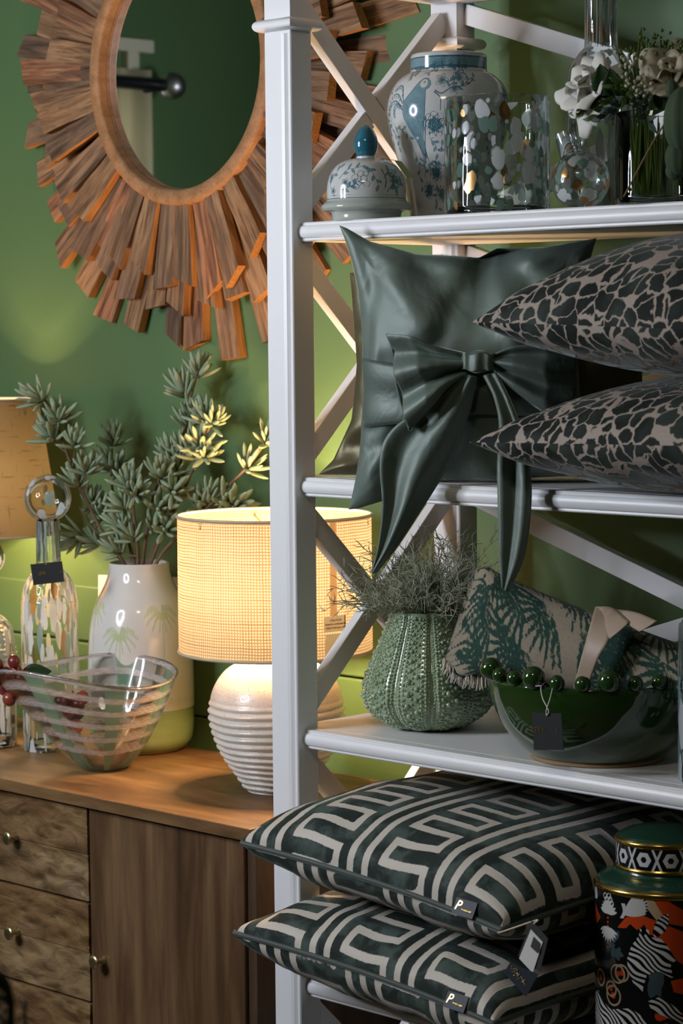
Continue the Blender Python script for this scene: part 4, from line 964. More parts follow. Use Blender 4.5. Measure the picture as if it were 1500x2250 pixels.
# sash round the middle
def sash_grid():
    n, m = 70, 16; s = np.linspace(0, 1, n)[:, None]; w_ = np.linspace(0, 1, m)[None, :]
    y0 = np.interp(s, [0, .3, .6, 1], [-.090, -.080, -.070, -.075]); y1 = np.interp(s, [0, .3, .6, 1], [.004, -.008, .000, -.005])
    y = y0+(y1-y0)*w_
    u = s*2-1; vv = np.clip(y/.165, -1, 1)
    xl = ML[0]+.001; X = xl+(TRc[0]-.03-xl)*s+0*w_
    T = (np.clip(1-np.abs(u)**2.3, 0, 1)**.55)*(np.clip(1-np.abs(vv)**2.3, 0, 1)**.55)
    Z = .062*T*1.05+.0045+.0025*np.sin(w_*9+s*6)*np.exp(-((s-.5)/.3)**2)+.0015*np.sin(w_*PI*3)
    return np.stack([X, y, Z], -1).reshape(-1, 3), gridf(n, m)
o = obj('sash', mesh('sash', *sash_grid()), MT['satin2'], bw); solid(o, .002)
def loft(name, L, R, offs, t, mat, folds=0., nf_=2, bulge=.0, n=40, m=18, base=None, thick=.0022, ph=0., pinch=None):
    """fabric strip between two edge lines drawn on the bow's plane; offs: distance in front of the cushion plane along the strip"""
    Lp = np.array([loc2(x, y, o_) for (x, y), o_ in zip(L, offs)]); Rp = np.array([loc2(x, y, o_) for (x, y), o_ in zip(R, offs)])
    Ls, Rs = spline(Lp, n), spline(Rp, n); of = np.interp(np.linspace(0, 1, n), np.linspace(0, 1, len(offs)), offs)
    w_ = np.linspace(0, 1, m); tt = np.linspace(0, 1, n)
    fa = np.interp(tt, [0, .5, 1], pinch if pinch else [1, 1, 1])
    V = np.zeros((n, m, 3))
    for i in range(n):
        V[i, :, :2] = Ls[i]+(Rs[i]-Ls[i])*w_[:, None]
        V[i, :, 2] = of[i]+bulge*np.sin(PI*w_)+folds*fa[i]*np.sin(w_*PI*2*nf_+ph+tt[i]*1.2)
    o = obj(name, mesh(name, V.reshape(-1, 3), gridf(n, m)), mat, t); solid(o, thick); return o
bow = obj('bow', mesh('bow', *(lambda b: (b[0]*np.array([.021, .015, .014])+np.array([*loc2(1052, 795, .085), .088]), b[1]))(ball(1, 24, 16))), MT['satin'], bw)
# knot ridges
kc = np.array([*loc2(1052, 795, .085), .092])
Vk = np.array([[(kc[0]+.0225*math.sin(a)*(1-.08*math.cos(b)), kc[1]+.0165*b/1.6+.0015*math.sin(a*5), kc[2]+.0125*math.cos(a)*(1-.10*b*b)+.0014*math.cos(a*7)) for b in np.linspace(-1, 1, 9)] for a in np.linspace(-1.9, 1.9, 40)])
obj('knot', mesh('knot', Vk.reshape(-1, 3), gridf(40, 9)), MT['satin'], bow)
loft('bow_loop', [(1030, 778), (960, 760), (905, 738), (852, 733)], [(1028, 822), (985, 850), (945, 895), (898, 945)], [.086, .098, .106, .096], bow, MT['satin'], .013, 2.3, .004, ph=.6, pinch=[.5, 1, .8])
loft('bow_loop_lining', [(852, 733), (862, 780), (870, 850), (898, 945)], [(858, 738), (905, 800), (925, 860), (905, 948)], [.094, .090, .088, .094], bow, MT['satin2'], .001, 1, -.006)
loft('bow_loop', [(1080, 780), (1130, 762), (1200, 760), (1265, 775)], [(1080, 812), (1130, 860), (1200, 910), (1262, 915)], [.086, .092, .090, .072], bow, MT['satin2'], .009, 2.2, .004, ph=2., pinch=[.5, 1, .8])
loft('bow_tail', [(1020, 820), (950, 880), (862, 945), (838, 1010), (842, 1110), (833, 1195), (818, 1255)], [(1046, 828), (1030, 905), (1000, 990), (962, 1060), (918, 1130), (872, 1200), (826, 1259)], [.090, .086, .080, .080, .086, .092, .094], bow, MT['satin'], .0085, 1.5, .006, n=60, ph=1.2, pinch=[.4, 1, .5])
loft('bow_tail', [(1062, 825), (1085, 870), (1098, 930), (1094, 1020), (1096, 1120), (1098, 1210), (1104, 1290)], [(1092, 818), (1122, 880), (1152, 960), (1166, 1050), (1164, 1140), (1150, 1225), (1116, 1299)], [.090, .098, .122, .148, .158, .160, .158], bow, MT['satin'], .007, 1.3, .006, n=60, ph=.2, pinch=[.5, 1, .5])
# olive satin cushion standing behind it
def ol_outline(u, v):
    s = (u+1)/2; q0, q1, q2, q3 = loc2(768, 610, -.078), loc2(784, 780, -.078), loc2(772, 920, -.078), loc2(699, 1043, -.078)
    xl = np.interp(v, [-1, -.85, -.45, .1, 1], [q3[0], q3[0]+.022, q2[0], q1[0], q0[0]])
    X = xl+(.19-xl)*s; yt = np.interp(s, [0, .2, .6, 1], [.120, .125, .11, .12]); yb = q3[1]+.0*s
    return X, yb+(yt-yb)*(v+1)/2
olc = BC-BN*.078
ol = thing('cushion', 'olive brown satin cushion half hidden behind the bow cushion', 'cushion', tuple(olc)); ol.rotation_euler = bw.rotation_euler
V, Fc, st, rim = cushion_grid(.2, .2, .045, 80, .05, 8, outline=ol_outline, wrinkle=.005)
obj('cover', mesh('cover', V, Fc, True, {'st': st}), MT['olive_satin'], ol)
# ================================================================ middle shelf
# --- sea-urchin vase
uc = np.array([.164, .150]); 
uv = thing('urchin_vase', 'celadon green gourd vase covered in raised beads like a sea urchin', 'vase', (uc[0], uc[1], S3))
upr = spline([(.040, 0), (.047, .001), (.060, .0075), (.0800, .021), (.0910, .038), (.0925, .052), (.0870, .076), (.0760, .102), (.0650, .128), (.0560, .150), (.0520, .164)], 120)
full = np.vstack([[(0, .001)], upr, [(.0500, .1665), (.0475, .1665), (.0455, .160), (.055, .13), (.06, .06), (0, .01)]])
NL = 10; uph = camdir(uc)+.06
def lobe(T): return 1-.055*np.exp(-((np.abs(np.mod((T-uph)/(2*PI/NL)+.5, 1)-.5))/.10)**2)
V, Fc, T, Z = lathe(full, 200); k = np.where(Z < 1, lobe(T), 1); V[:, :2] *= k[:, None]
obj('body', mesh('body', V, Fc), MT['celadon'], uv)
us = np.concatenate([[0], np.cumsum(np.linalg.norm(np.diff(upr, axis=0), axis=1))]); uL = us[-1]
bs, bsf = ball(1, 8, 6); Vb = []; Fb = []; nb = 0; r_ = random.Random(7)
for L_ in range(NL):
    for off, r0_, gap in ((-.43, .0019, 2.3), (.43, .0019, 2.3), (-.34, .0023, 2.3), (.34, .0023, 2.3), (-.23, .0026, 2.7), (.23, .0026, 2.7), (-.10, .0042, 3.6), (.11, .0038, 4.2), (0., .0022, 3.1), (-.17, .0017, 3.6), (.18, .0017, 3.6)):
        s = .018+r_.uniform(0, .006)
        while s < uL-.003:
            r = np.interp(s, us, upr[:, 0]); z = np.interp(s, us, upr[:, 1]); sc = (r/.085)**.55*r_.uniform(.85, 1.12); q = r0_*sc
            t = uph+(L_+.5+off+r_.uniform(-.012, .012))*2*PI/NL; rr = r*lobe(np.array(t))
            Vb.append(bs*q+np.array([rr*math.cos(t), rr*math.sin(t), z])); Fb.append(bsf+nb); nb += len(bs); s += q*gap*r_.uniform(.92, 1.1)
o = obj('bead_relief', mesh('bead_relief', np.vstack(Vb), np.vstack(Fb)), MT['celadon'], uv); tag(o, kind='stuff')
# --- wiry moss in it
ms = thing('moss_plant', 'wiry grey green moss bush growing out of the celadon vase', 'plant', (uc[0], uc[1], S3+.10))
r_ = np.random.RandomState(21); parts_V = []; parts_F = []; nv = 0
def strand(P, r, k=3):
    global nv
    V, Fq = tube(P, np.linspace(r, r*.45, len(P)), k, False); parts_V.append(V); parts_F.append(np.array(Fq)+nv); nv += len(V)
fwl = np.array([-.707, -.707, 0])   # towards the left of the picture
for i in range(420):
    a = r_.uniform(0, 2*PI); el = r_.uniform(.05, 1.5); L = r_.uniform(.055, .135)
    if i < 90: d = fwl*r_.uniform(.6, 1.1)+np.array([r_.normal(0, .25), r_.normal(0, .25), r_.uniform(.1, .85)]); L = r_.uniform(.08, .155)
    elif i < 190: d = -fwl*r_.uniform(-.2, .9)+np.array([r_.normal(0, .3), r_.normal(0, .3), r_.uniform(.3, 1.1)]); L = r_.uniform(.07, .155)
    else: d = np.array([math.cos(a)*math.cos(el), math.sin(a)*math.cos(el), math.sin(el)])
    d /= np.linalg.norm(d); p = np.array([r_.normal(0, .016), r_.normal(0, .016), .045]); n_ = 9; P = [p]
    for k in range(n_):
        d = d+r_.normal(0, .22, 3); d /= np.linalg.norm(d); d[2] -= .03*k/n_; P.append(P[-1]+d*L/n_)
    P = np.array(P); lim = S2-TH-.012-(S3+.10); P[:, 2] = np.minimum(P[:, 2], lim-.002*r_.rand())
    rd_ = np.hypot(P[:, 0], P[:, 1]); kk = np.where(P[:, 2] < .070, np.minimum(1, .038/np.maximum(rd_, 1e-6)), 1.); P[:, :2] *= kk[:, None]; P[:, 1] = np.minimum(P[:, 1], .355-uc[1]); P[:, 0] = np.maximum(P[:, 0], -.14)
    strand(P, .0010)
    for k in range(2, n_+1):
        for q in range(2):
            dd = (P[k]-P[k-1])/np.linalg.norm(P[k]-P[k-1])+r_.normal(0, .8, 3); dd /= np.linalg.norm(dd); l = r_.uniform(.010, .020)
            b = P[k]; m_ = b+dd*l*.55; e = m_+(dd+r_.normal(0, .35, 3))*l*.5
            strand(np.array([b, m_, e]), .0007)
o = obj('wiry_foliage', mesh('wiry_foliage', np.vstack(parts_V), np.vstack(parts_F)), MT['moss'], ms); tag(o, kind='stuff')
# --- green bowl with bobble rim
bcn = np.array([.492, .124])
gbw = thing('bobble_bowl', 'glossy bottle green bowl with round bobbles along its rim', 'bowl', (bcn[0], bcn[1], S3))
lobj('bowl_body', spline([(.0870, .0045), (.0925, .008), (.108, .022), (.1265, .046), (.1395, .076), (.1445, .098), (.1452, .107), (.1430, .1092), (.1400, .1075), (.1345, .085), (.118, .048), (.085, .022), (.03, .014), (0, .013)], 70), MT['greenglaze'], gbw, 128)
lobj('foot', [(.078, .0), (.0885, 0), (.0895, .0022), (.0880, .0055), (.078, .006)], MT['rawclay'], gbw, 96)
a_c = camdir(bcn); bb, bbf = ball(1, 24, 16); bme = mesh('bobble', bb, bbf); bme.materials.append(MT['greenglaze'])
for k in range(27):
    a = a_c+(k-13)*2*PI/27+.10; r = .0150 if k % 3 == 1 else .0103
    o = obj('bobble', bme, None, gbw, loc=(.1432*math.cos(a), .1432*math.sin(a), .1075+r*.86)); o.scale = (r, r, r)
# --- rolled blanket with ribbon in the bowl
DV = np.array([-.707, .707, 0])       # straight away from the viewer
topc = [(1046, 1252), (1068, 1244), (1100, 1262), (1180, 1298), (1300, 1346), (1400, 1382), (1460, 1404), (1492, 1415)]
botc = [(974, 1462), (1010, 1486), (1075, 1478), (1150, 1500), (1290, 1520), (1400, 1535), (1460, 1543), (1492, 1548)]
yb_ = [.105, .100, .095, .098, .110, .118, .125, .13]
Tp = spline([at(x, y, y=q+.01) for (x, y), q in zip(topc, yb_)], 150); Bp = spline([at(x, y, y=q-.012) for (x, y), q in zip(botc, yb_)], 150)
dep = np.interp(np.linspace(0, 1, 150), [0, .06, .15, .4, 1], [.026, .032, .045, .052, .055])
m_ = 96; ph = np.linspace(0, 2*PI, m_, endpoint=False); rows = []; stt = []
mid = (Tp+Bp)/2; ax_ = np.concatenate([[0], np.cumsum(np.linalg.norm(np.diff(mid, axis=0), axis=1))])
for i in range(150):
    hv = (Tp[i]-Bp[i])/2; f = i/149
    sn, cs = np.sin(ph), np.cos(ph); sgn = np.sign(cs)*np.abs(cs)**.8
    fold = 1+.05*np.sin(ph*3+f*9)+.03*np.sin(ph*5-f*14)
    P = mid[i]+hv*(np.sign(sn)*np.abs(sn)**.92)[:, None]+DV*(dep[i]*sgn*fold)[:, None]
    P += DV*(.010*math.exp(-((f-.10)/.05)**2)*np.cos(ph*2))[:, None]
    rows.append(P); per = ph/(2*PI)*2*PI*np.linalg.norm(hv)*.8; stt.append(np.stack([np.full(m_, ax_[i]), per, 0*per], 1))
# tuck the open end inwards
ends = []
for s_, dx in ((.93, .004), (.75, .012), (.45, .030), (.1, .045)):
    c = mid[0]; axd = (mid[6]-mid[0])/np.linalg.norm(mid[6]-mid[0]); ends.append(c+(rows[0]-c)*np.array([s_])+axd*dx)
A_ = np.array(ends[::-1]+rows); ST = np.array([stt[0]-np.array([.002*(4-j), 0, 0]) for j in range(4)]+stt)
nR = len(A_); idx = np.arange(nR*m_).reshape(nR, m_)
Fq = np.stack([idx[:-1, :], idx[1:, :], np.roll(idx, -1, 1)[1:, :], np.roll(idx, -1, 1)[:-1, :]], -1).reshape(-1, 4)
st = ST.reshape(-1, 3); ik = Ink(st[:, 0], st[:, 1]); r_ = random.Random(31)
for k in range(60): ik.circ(r_.uniform(0, .055), r_.uniform(0, .5), r_.choice((.0022, .003, .004, .0055)))
for k in range(30): ik.leaf(r_.uniform(.0, .05), r_.uniform(0, .5), r_.uniform(0, 6), r_.uniform(.012, .024), r_.uniform(.006, .010))
for cx in np.arange(.06, .55, .046):
    for cy in np.arange(-.02, .55, .062):
        x0 = cx+r_.uniform(-.01, .01); y0 = cy+r_.uniform(-.012, .012); a0_ = r_.choice((0.5, PI-.5, 2.2))
        for j in range(-5, 6):
            a = a0_+j*.21; ik.leaf(x0+.006*math.cos(a), y0+.006*math.sin(a), a, r_.uniform(.05, .075), .0052)
for k in range(40): ik.circ(r_.uniform(.06, .5), r_.uniform(0, .5), r_.choice((.002, .003)))
bl = thing('blanket', 'rolled green botanical blanket with fringed edge lying in the green bowl', 'blanket', tuple(mid[60]))
obj('roll', mesh('roll', A_.reshape(-1, 3), Fq, True, {'st': st, 'ink': np.clip(ik.d, -.01, .01)}), MT['blanket'], bl, world=True)
pv = []; r_ = random.Random(5)
for k in range(70):
    f = k/69; q = np.array([972+f*92+r_.uniform(-2, 2), 1452+36*math.sin(min(1, f*1.5)*PI/2)+r_.uniform(-4, 2)+(6 if f > .8 else 0)])
    l = r_.uniform(16, 27); dx = r_.uniform(-9, 4); y0 = .078+r_.uniform(-.012, .006)
    P = [at(q[0], q[1]-4, y=y0+.006), at(q[0]+dx*.3, q[1]+l*.5, y=y0-.002), at(q[0]+dx, q[1]+l, y=y0)]
    pv.append(tube(spline(P, 6), .00085, 5))
o = obj('fringe', mesh('fringe', *join(pv)), MT['fringe'], bl, world=True); tag(o, kind='stuff')
rb = thing('ribbon', 'champagne herringbone ribbon tied round the rolled blanket', 'ribbon', tuple(at(1300, 1430, y=.05)))
def strip(name, L, R, n=24, m=8, bul=.0):
    Ls, Rs = spline(L, n), spline(R, n); w_ = np.linspace(0, 1, m); V = np.zeros((n, m, 3)); S_ = np.zeros((n, m, 3))
    for i in range(n):
        V[i] = Ls[i]+(Rs[i]-Ls[i])*w_[:, None]; V[i] -= DV*(bul*np.sin(PI*w_))[:, None]; S_[i, :, 0] = w_*np.linalg.norm(Rs[i]-Ls[i]); S_[i, :, 1] = i*.004
    o = obj(name, mesh(name, V.reshape(-1, 3), gridf(n, m), True, {'st': S_.reshape(-1, 3)}), MT['ribbon'], rb, world=True); solid(o, .0008); return o
strip('band', [at(1308, 1334, y=.125), at(1306, 1338, y=.085), at(1293, 1385, y=.052), at(1278, 1440, y=.040), at(1258, 1515, y=.048)], [at(1332, 1340, y=.125), at(1334, 1345, y=.085), at(1338, 1400, y=.052), at(1312, 1450, y=.040), at(1288, 1520, y=.048)])
strip('flap', [at(1310, 1333, y=.095), at(1345, 1336, y=.080), at(1383, 1366, y=.060)], [at(1326, 1345, y=.085), at(1330, 1380, y=.055), at(1338, 1404, y=.044)], bul=.004)
strip('flap', [at(1345, 1338, y=.085), at(1395, 1345, y=.070), at(1443, 1364, y=.056)], [at(1372, 1358, y=.070), at(1385, 1376, y=.058), at(1404, 1388, y=.050)], bul=.003)
# --- LEYA tag on the bowl
def string_tag(label, px4, ys, mat, loops, lettering=None, tsize=.006):
    c = sum(at(x, y, y=q) for (x, y), q in zip(px4, ys))/4; t = thing('swing_tag', label, 'tag', tuple(c))
    P = np.array([at(x, y, y=q) for (x, y), q in zip(px4, ys)])
    o = obj('card', mesh('card', P, [(0, 1, 2, 3)], False), mat, t, world=True); solid(o, .0008)
    for L in loops: obj('string', mesh('string', *tube(spline([at(x, y, y=q) for x, y, q in L], 16), .0007, 6)), MT['string'], t, world=True)
    if lettering:
        ex = P[1]-P[0]; w_ = np.linalg.norm(ex); ex /= w_; ey = P[0]-P[3]; h_ = np.linalg.norm(ey); ey -= ex*(ex@ey); ey /= np.linalg.norm(ey); nz_ = np.cross(ex, ey)
        R_ = Matrix((tuple(ex), tuple(ey), tuple(nz_))).transposed().to_euler()
        for s_, fx, fy, sz in lettering:
            p = P[3]+ex*w_*fx+ey*h_*fy+nz_*.0010
            text('lettering', s_, sz, MT['goldfoil'], t, tuple(Vector(p)-Vector(c)), R_)
    return t
string_tag('black square tag hanging on silver string from the green bowl', [(1169, 1567), (1233, 1567), (1238, 1648), (1173, 1648)], (-.034, -.034, -.030, -.030), MT['card_black'], [[(1196, 1500, -.012), (1188, 1510, -.026), (1192, 1535, -.032), (1205, 1562, -.036), (1200, 1573, -.036)], [(1215, 1505, -.016), (1208, 1535, -.032), (1200, 1560, -.036), (1200, 1573, -.036)], [(1160, 1504, -.018), (1175, 1507, -.026), (1188, 1507, -.026)]], (('LEYA', .26, .54, .0095), ('e', .88, .54, .0095)))
# --- speckled bottle at the right end of the shelf
rc = at(1561, 1712, z=S3)
rb2 = thing('glass_bottle', 'grey blue speckled glass bottle at the front of the middle shelf', 'bottle', (rc[0], rc[1], S3))
lobj('body', spline([(.036, .001), (.040, .004), (.0405, .012), (.0405, .175), (.037, .196), (.027, .212), (.017, .22), (.0145, .225), (.014, .29), (.015, .293)], 50), MT['spk_right'], rb2, 64)
lobj('base', [(0, .0005), (.0385, .001), (.0398, .006), (.0395, .016), (0, .014)], MT['dark'], rb2, 48)

# ================================================================ lidded jar on the low shelf
zc = at(1458, 1915, y=.064)
zj = thing('lidded_jar', 'dark green and gold lidded jar printed with zebras on orange', 'jar', (zc[0], zc[1], S4))
a0 = camdir(zc); RZ = .0865; HZ = .222
prof = np.vstack([[(0, .001), (.080, .001), (.086, .003)], np.stack([np.full(180, RZ), np.linspace(.006, HZ, 180)], 1)])
V, Fc, T, Z = dense_lathe(prof, a0, 330, 40); U = T*RZ
def pz(X, Y):
    """drawing point from the enlarged view of the jar"""
    x = 1200+X/4.247; y = 1720+Y/4.247; u = math.asin(max(-.985, min(.985, (x-1456)/153.)))*RZ
    return (u, HZ-(y-1905-28*math.cos(u/RZ))/1700.)
K = {k: Ink(U, Z) for k in ('black', 'white', 'orange', 'cream', 'green')}
K['orange'].poly([pz(*p) for p in ((430, 960), (500, 1100), (470, 1160), (430, 1130))]); K['orange'].poly([pz(*p) for p in ((660, 1180), (740, 1080), (900, 1060), (1040, 1110), (1274, 1200), (1274, 1500), (1150, 1420), (1000, 1240), (860, 1180), (840, 1190), (780, 1140), (740, 1180))])
K['orange'].poly([pz(*p) for p in ((1000, 925), (1130, 925), (1274, 1010), (1274, 1150), (1120, 1120))]); K['cream'].poly([pz(*p) for p in ((930, 920), (1000, 925), (1120, 1120), (1030, 1110), (940, 1000))])
K['orange'].poly([pz(*p) for p in ((1150, 1640), (1274, 1610), (1274, 1760), (1180, 1740))]); K['orange'].line([pz(1050, 1960), pz(1150, 1930), pz(1274, 1990)], .006); K['orange'].line([pz(1110, 2050), pz(1170, 2140)], .004)
for s_ in range(9):   # crown of feathers
    a = .15+s_*.11; K['white'].leaf(*pz(720, 1060), a, .040-.002*abs(s_-4), .0055)
    K['white'].leaf(*pz(470, 930), 2.0+s_*.15, .022, .004)
    K['white'].leaf(*pz(570, 1060), PI/2+(s_-4)*.33, .018, .005); K['white'].leaf(*pz(570, 1180), -PI/2+(s_-4)*.30, .020, .0045)
for k in range(6):
    K['white'].circ(*pz(545+12*k, 900+(k % 3)*34), .0036, .0007); K['cream'].circ(*pz(545+14*(k % 4), 960+22*(k//2)), .0022)
for k in range(9): K['orange'].circ(*pz(570, 1060+38*k), .0016)
for k in range(4): K['white'].line([pz(700+9*k, 960), pz(715+9*k, 1030), pz(690+8*k, 1090)], .0006)
zeb = [(750, 1460), (790, 1340), (860, 1240), (870, 1175), (910, 1165), (950, 1190), (960, 1250), (1060, 1260), (1130, 1340), (1180, 1430), (1260, 1530), (1240, 1600), (1150, 1610), (1060, 1560), (1000, 1560), (930, 1600), (900, 1700), (890, 1780), (820, 1700), (760, 1560)]
zb = Ink(U, Z); zb.poly([pz(*p) for p in zeb]); zb.leaf(*pz(1000, 1250), 1.05, .034, .014); body_ = [(430, 1800), (480, 1770), (560, 1900), (600, 1930), (780, 1900), (880, 1960), (950, 2060), (1000, 2200), (430, 2250)]
zb.poly([pz(*p) for p in body_]); zb.poly([pz(*p) for p in ((940, 1830), (1060, 1780), (1200, 1880), (1274, 1960), (1274, 2040), (1100, 1960), (980, 1920))])
K['white'].d = np.minimum(K['white'].d, zb.d)
stripes = np.sin((U*.62+Z*.9)*900+2.2*np.sin(U*150+Z*60)+1.4*np.sin(Z*190-U*70))
K['black'].d = np.where(zb.d < .0012, np.minimum(K['black'].d, np.maximum(zb.d-.0012, (-stripes+.05)*.0011)), K['black'].d)
K['black'].poly([pz(*p) for p in ((1150, 1500), (1200, 1450), (1262, 1530), (1240, 1600), (1170, 1600))]); K['black'].leaf(*pz(905, 1240), PI/2, .014, .006)
for (x, y, r) in ((660, 1600, .011), (700, 1590, .010), (620, 1800, .012), (500, 1650, .010), (600, 1740, .009)): K['cream'].circ(*pz(x, y), r, .0012); K['orange'].circ(*pz(x, y), r*.35)
for k in range(8): K['green'].leaf(*pz(640, 1300+22*k), 1.2+k, .014, .007)
K['green'].leaf(*pz(960, 1800), 1.2, .040, .018); K['green'].leaf(*pz(1060, 1800), 1.9, .045, .012)
n = N('zebra_print_glaze'); col = (.004, .006, .006)
for k, c in (('orange', (.46, .052, .010)), ('cream', (.42, .30, .18)), ('green', (.05, .075, .085)), ('white', (.50, .50, .47)), ('black', (.003, .003, .004))):
    col = n.mix(n.m('SUBTRACT', 1., n.step(n.attr(k), -.0002, .0002)), col, c)
MT['zebra'] = n.done(n.pbr(col, .16, coat=.5))
obj('body', mesh('body', V, Fc, True, {k: np.clip(v.d, -.01, .01) for k, v in K.items()}), MT['zebra'], zj)
lobj('gold_rim', spline([(RZ-.002, HZ-.003), (RZ+.0012, HZ-.001), (RZ+.001, HZ+.004), (RZ-.003, HZ+.007)], 16), MT['gold'], zj, 96)
lobj('shoulder', spline([(RZ-.002, HZ+.006), (.080, HZ+.011), (.068, HZ+.015), (.061, HZ+.018), (.058, HZ+.024)], 24), MT['deepgreen'], zj, 96)
ld = thing('jar_lid', 'black and white hexagon-banded lid with gold rims on the zebra jar', 'lid', (zc[0], zc[1], S4+HZ+.021))
lobj('gold_band', spline([(.0575, 0), (.0605, .001), (.0613, .004), (.060, .0065)], 14), MT['gold'], ld, 96)
V, Fc, T, Z = dense_lathe(np.stack([np.full(50, .0600), np.linspace(.006, .0335, 50)], 1), a0, 260, 60, 1.7); U = T*.06
h0, per = .0275, 2*PI*.06/11; u = np.mod(U+.0085, per)-per/2; v = Z-.00975-.01; d = np.full(U.shape, 1.)
v = Z-.01975
def hexd(r): q = np.stack([np.abs(u*math.cos(a)+v*math.sin(a)) for a in (0, PI/3, 2*PI/3)]).max(0) if False else np.stack([np.abs(u*math.cos(a)+v*math.sin(a)) for a in (PI/2, PI/6, -PI/6)]).max(0); return q-r
ring = np.maximum(hexd(.0088), -hexd(.0036))
xx = np.minimum(np.abs(np.abs(u)-per/2+.0+.0*v)-.0, 9.); ue = per/2-np.abs(u)
cross = np.abs(ue-np.abs(v)*.42)-.0016
obj('band', mesh('band', V, Fc, True, {'pale': np.minimum(ring, cross)}), painted('hexagon_band_glaze', (.006, .006, .007), [('pale', (.55, .55, .56))]), ld)
lobj('gold_band', spline([(.060, .033), (.0615, .0345), (.0613, .0385), (.0585, .041)], 14), MT['gold'], ld, 96)
lobj('dome', spline([(.0585, .0405), (.052, .0445), (.035, .050), (.018, .0525), (.006, .0535), (0, .0537)], 30), MT['deepgreen'], ld, 96)
# ================================================================ on the sideboard
def shade_grid(rb, rt, z0, z1, n=160, m=24):
    th = np.linspace(0, 2*PI, n+1); z = np.linspace(0, 1, m)
    r = rb+(rt-rb)*z; V = np.zeros((n+1, m, 3)); V[:, :, 0] = np.cos(th)[:, None]*r; V[:, :, 1] = np.sin(th)[:, None]*r; V[:, :, 2] = z0+(z1-z0)*z
    st = np.zeros((n+1, m, 3)); st[:, :, 0] = th[:, None]*(rb+rt)/2; st[:, :, 1] = (z1-z0)*z
    return V.reshape(-1, 3), gridf(n+1, m), st.reshape(-1, 3)
def torus(R, r, z, n=96, k=8): return lathe([(R+r*math.cos(a), z+r*math.sin(a)) for a in np.linspace(0, 2*PI, k+1)], n)[:2]
def bulb(t, z, power, name='bulb', col=(1, .60, .29)):
    bv, bf = ball(.028, 20, 14); obj('bulb', mesh('bulb', bv, bf), MT['bulb'], t, loc=(0, 0, z))
    ld_ = bpy.data.lights.new('bulb_light', 'POINT'); ld_.energy = power; ld_.color = col; ld_.shadow_soft_size = .032
    lo = bpy.data.objects.new('bulb_light', ld_); COL.objects.link(lo); lo.parent = t; lo.location = (0, 0, z); return lo
# --- drum lamp
dc = np.array([-.268, .262])
dl = thing('table_lamp', 'lit table lamp with burlap drum shade and ribbed cream ceramic base', 'lamp', (dc[0], dc[1], ZC))
lp = spline([(.043, 0), (.050, .004), (.066, .028), (.088, .062), (.1025, .100), (.1060, .132), (.1000, .163), (.082, .190), (.056, .206), (.036, .212), (.031, .217), (.030, .224)], 330)
V, Fc, T, Z = lathe(np.vstack([[(0, .001)], lp, [(.02, .2245), (0, .2245)]]), 180)
R_ = np.hypot(V[:, 0], V[:, 1]); ph_ = Z*2*PI/.0124+.55*np.sin(T*2+Z*30)+.35*np.sin(T*5-Z*22)
amp = .0030*np.clip((Z-.004)/.02, 0, 1)*np.clip((.211-Z)/.014, 0, 1)*np.clip(R_*40, 0, 1)
k = 1+amp*(np.abs(np.sin(ph_/2))*2-1)/np.maximum(R_, 1e-3); V[:, :2] *= k[:, None]
obj('base', mesh('base', V, Fc), MT['ribbed'], dl)
lobj('neck', [(.008, .222), (.008, .25), (.014, .252), (.014, .29), (.006, .292)], MT['brass'], dl, 24)
SZ0, SZ1, SR = .224, .437, .1530
sm = camdir(dc)+.62       # shade seam and caution label, right of the post
V, Fc, st = shade_grid(SR, SR-.0005, SZ0, SZ1, 314, 71)
LZ0, LZ1 = 14, 22; da = 2*PI/314
ia = int(round((sm % (2*PI))/da)); IA0, IA1 = ia-6, ia+8
fi, fj = Fc[:, 0]//71, Fc[:, 0] % 71
keep = ~(((fi >= IA0) & (fi < IA1) & (fj >= LZ0) & (fj < LZ1)) | ((fi >= ia-2) & (fi < ia+2) & (fj >= LZ1)) | ((fi >= IA0+1) & (fi < IA1-1) & (fj >= 1) & (fj < LZ0-1)))
Fc = Fc[keep]
obj('shade', mesh('shade', V, Fc, True, {'st': st}), MT['burlap'], dl)
for z in (SZ0, SZ1): obj('shade_trim', mesh('shade_trim', *torus(SR, .0026, z)), MT['shade_trim'], dl)
for k in range(3):
    a = k*2*PI/3+.5; obj('spider_arm', mesh('spider_arm', *tube([(0, 0, .405), (SR*math.cos(a), SR*math.sin(a), .425)], .0016, 6)), MT['brass'], dl)
obj('socket', mesh('socket', *tube([(0, 0, .29), (0, 0, .315)], .014, 16)), MT['brass'], dl)
bulb(dl, .345, DRUM_POWER)
def shade_patch(name, a0_, a1_, z0, z1, r, mat, skew=0.):
    n = 14; V = [(r*math.cos(a), r*math.sin(a), z+skew*(a-a0_)) for a in np.linspace(a0_, a1_, n) for z in (z0, z1)]
    return obj(name, mesh(name, V, gridf(n, 2)), mat, dl)
MT['seam'] = (lambda n: n.done(n.mixs(.5, n.pbr((.40, .26, .14), .6), n.sh('BsdfTranslucent', Color=(.062, .046, .028, 1)))))(N('shade_seam'))
MT['label_paper'] = (lambda n: n.done(n.mixs(.35, n.pbr((.62, .52, .36), .6), n.sh('BsdfTranslucent', Color=(.075, .080, .064, 1)))))(N('label_paper'))
dzs = (SZ1-SZ0)/70
shade_patch('seam', (ia-2)*da, (ia+2)*da, SZ0+LZ1*dzs, SZ1, SR, MT['seam'])
lab = shade_patch('caution_label', IA0*da, IA1*da, SZ0+LZ0*dzs, SZ0+LZ1*dzs, SR+.0002, MT['label_paper'])
shade_patch('paper_strip', (IA0+1)*da, (IA1-1)*da, SZ0+dzs, SZ0+(LZ0-1)*dzs, SR+.0002, MT['label_paper'])
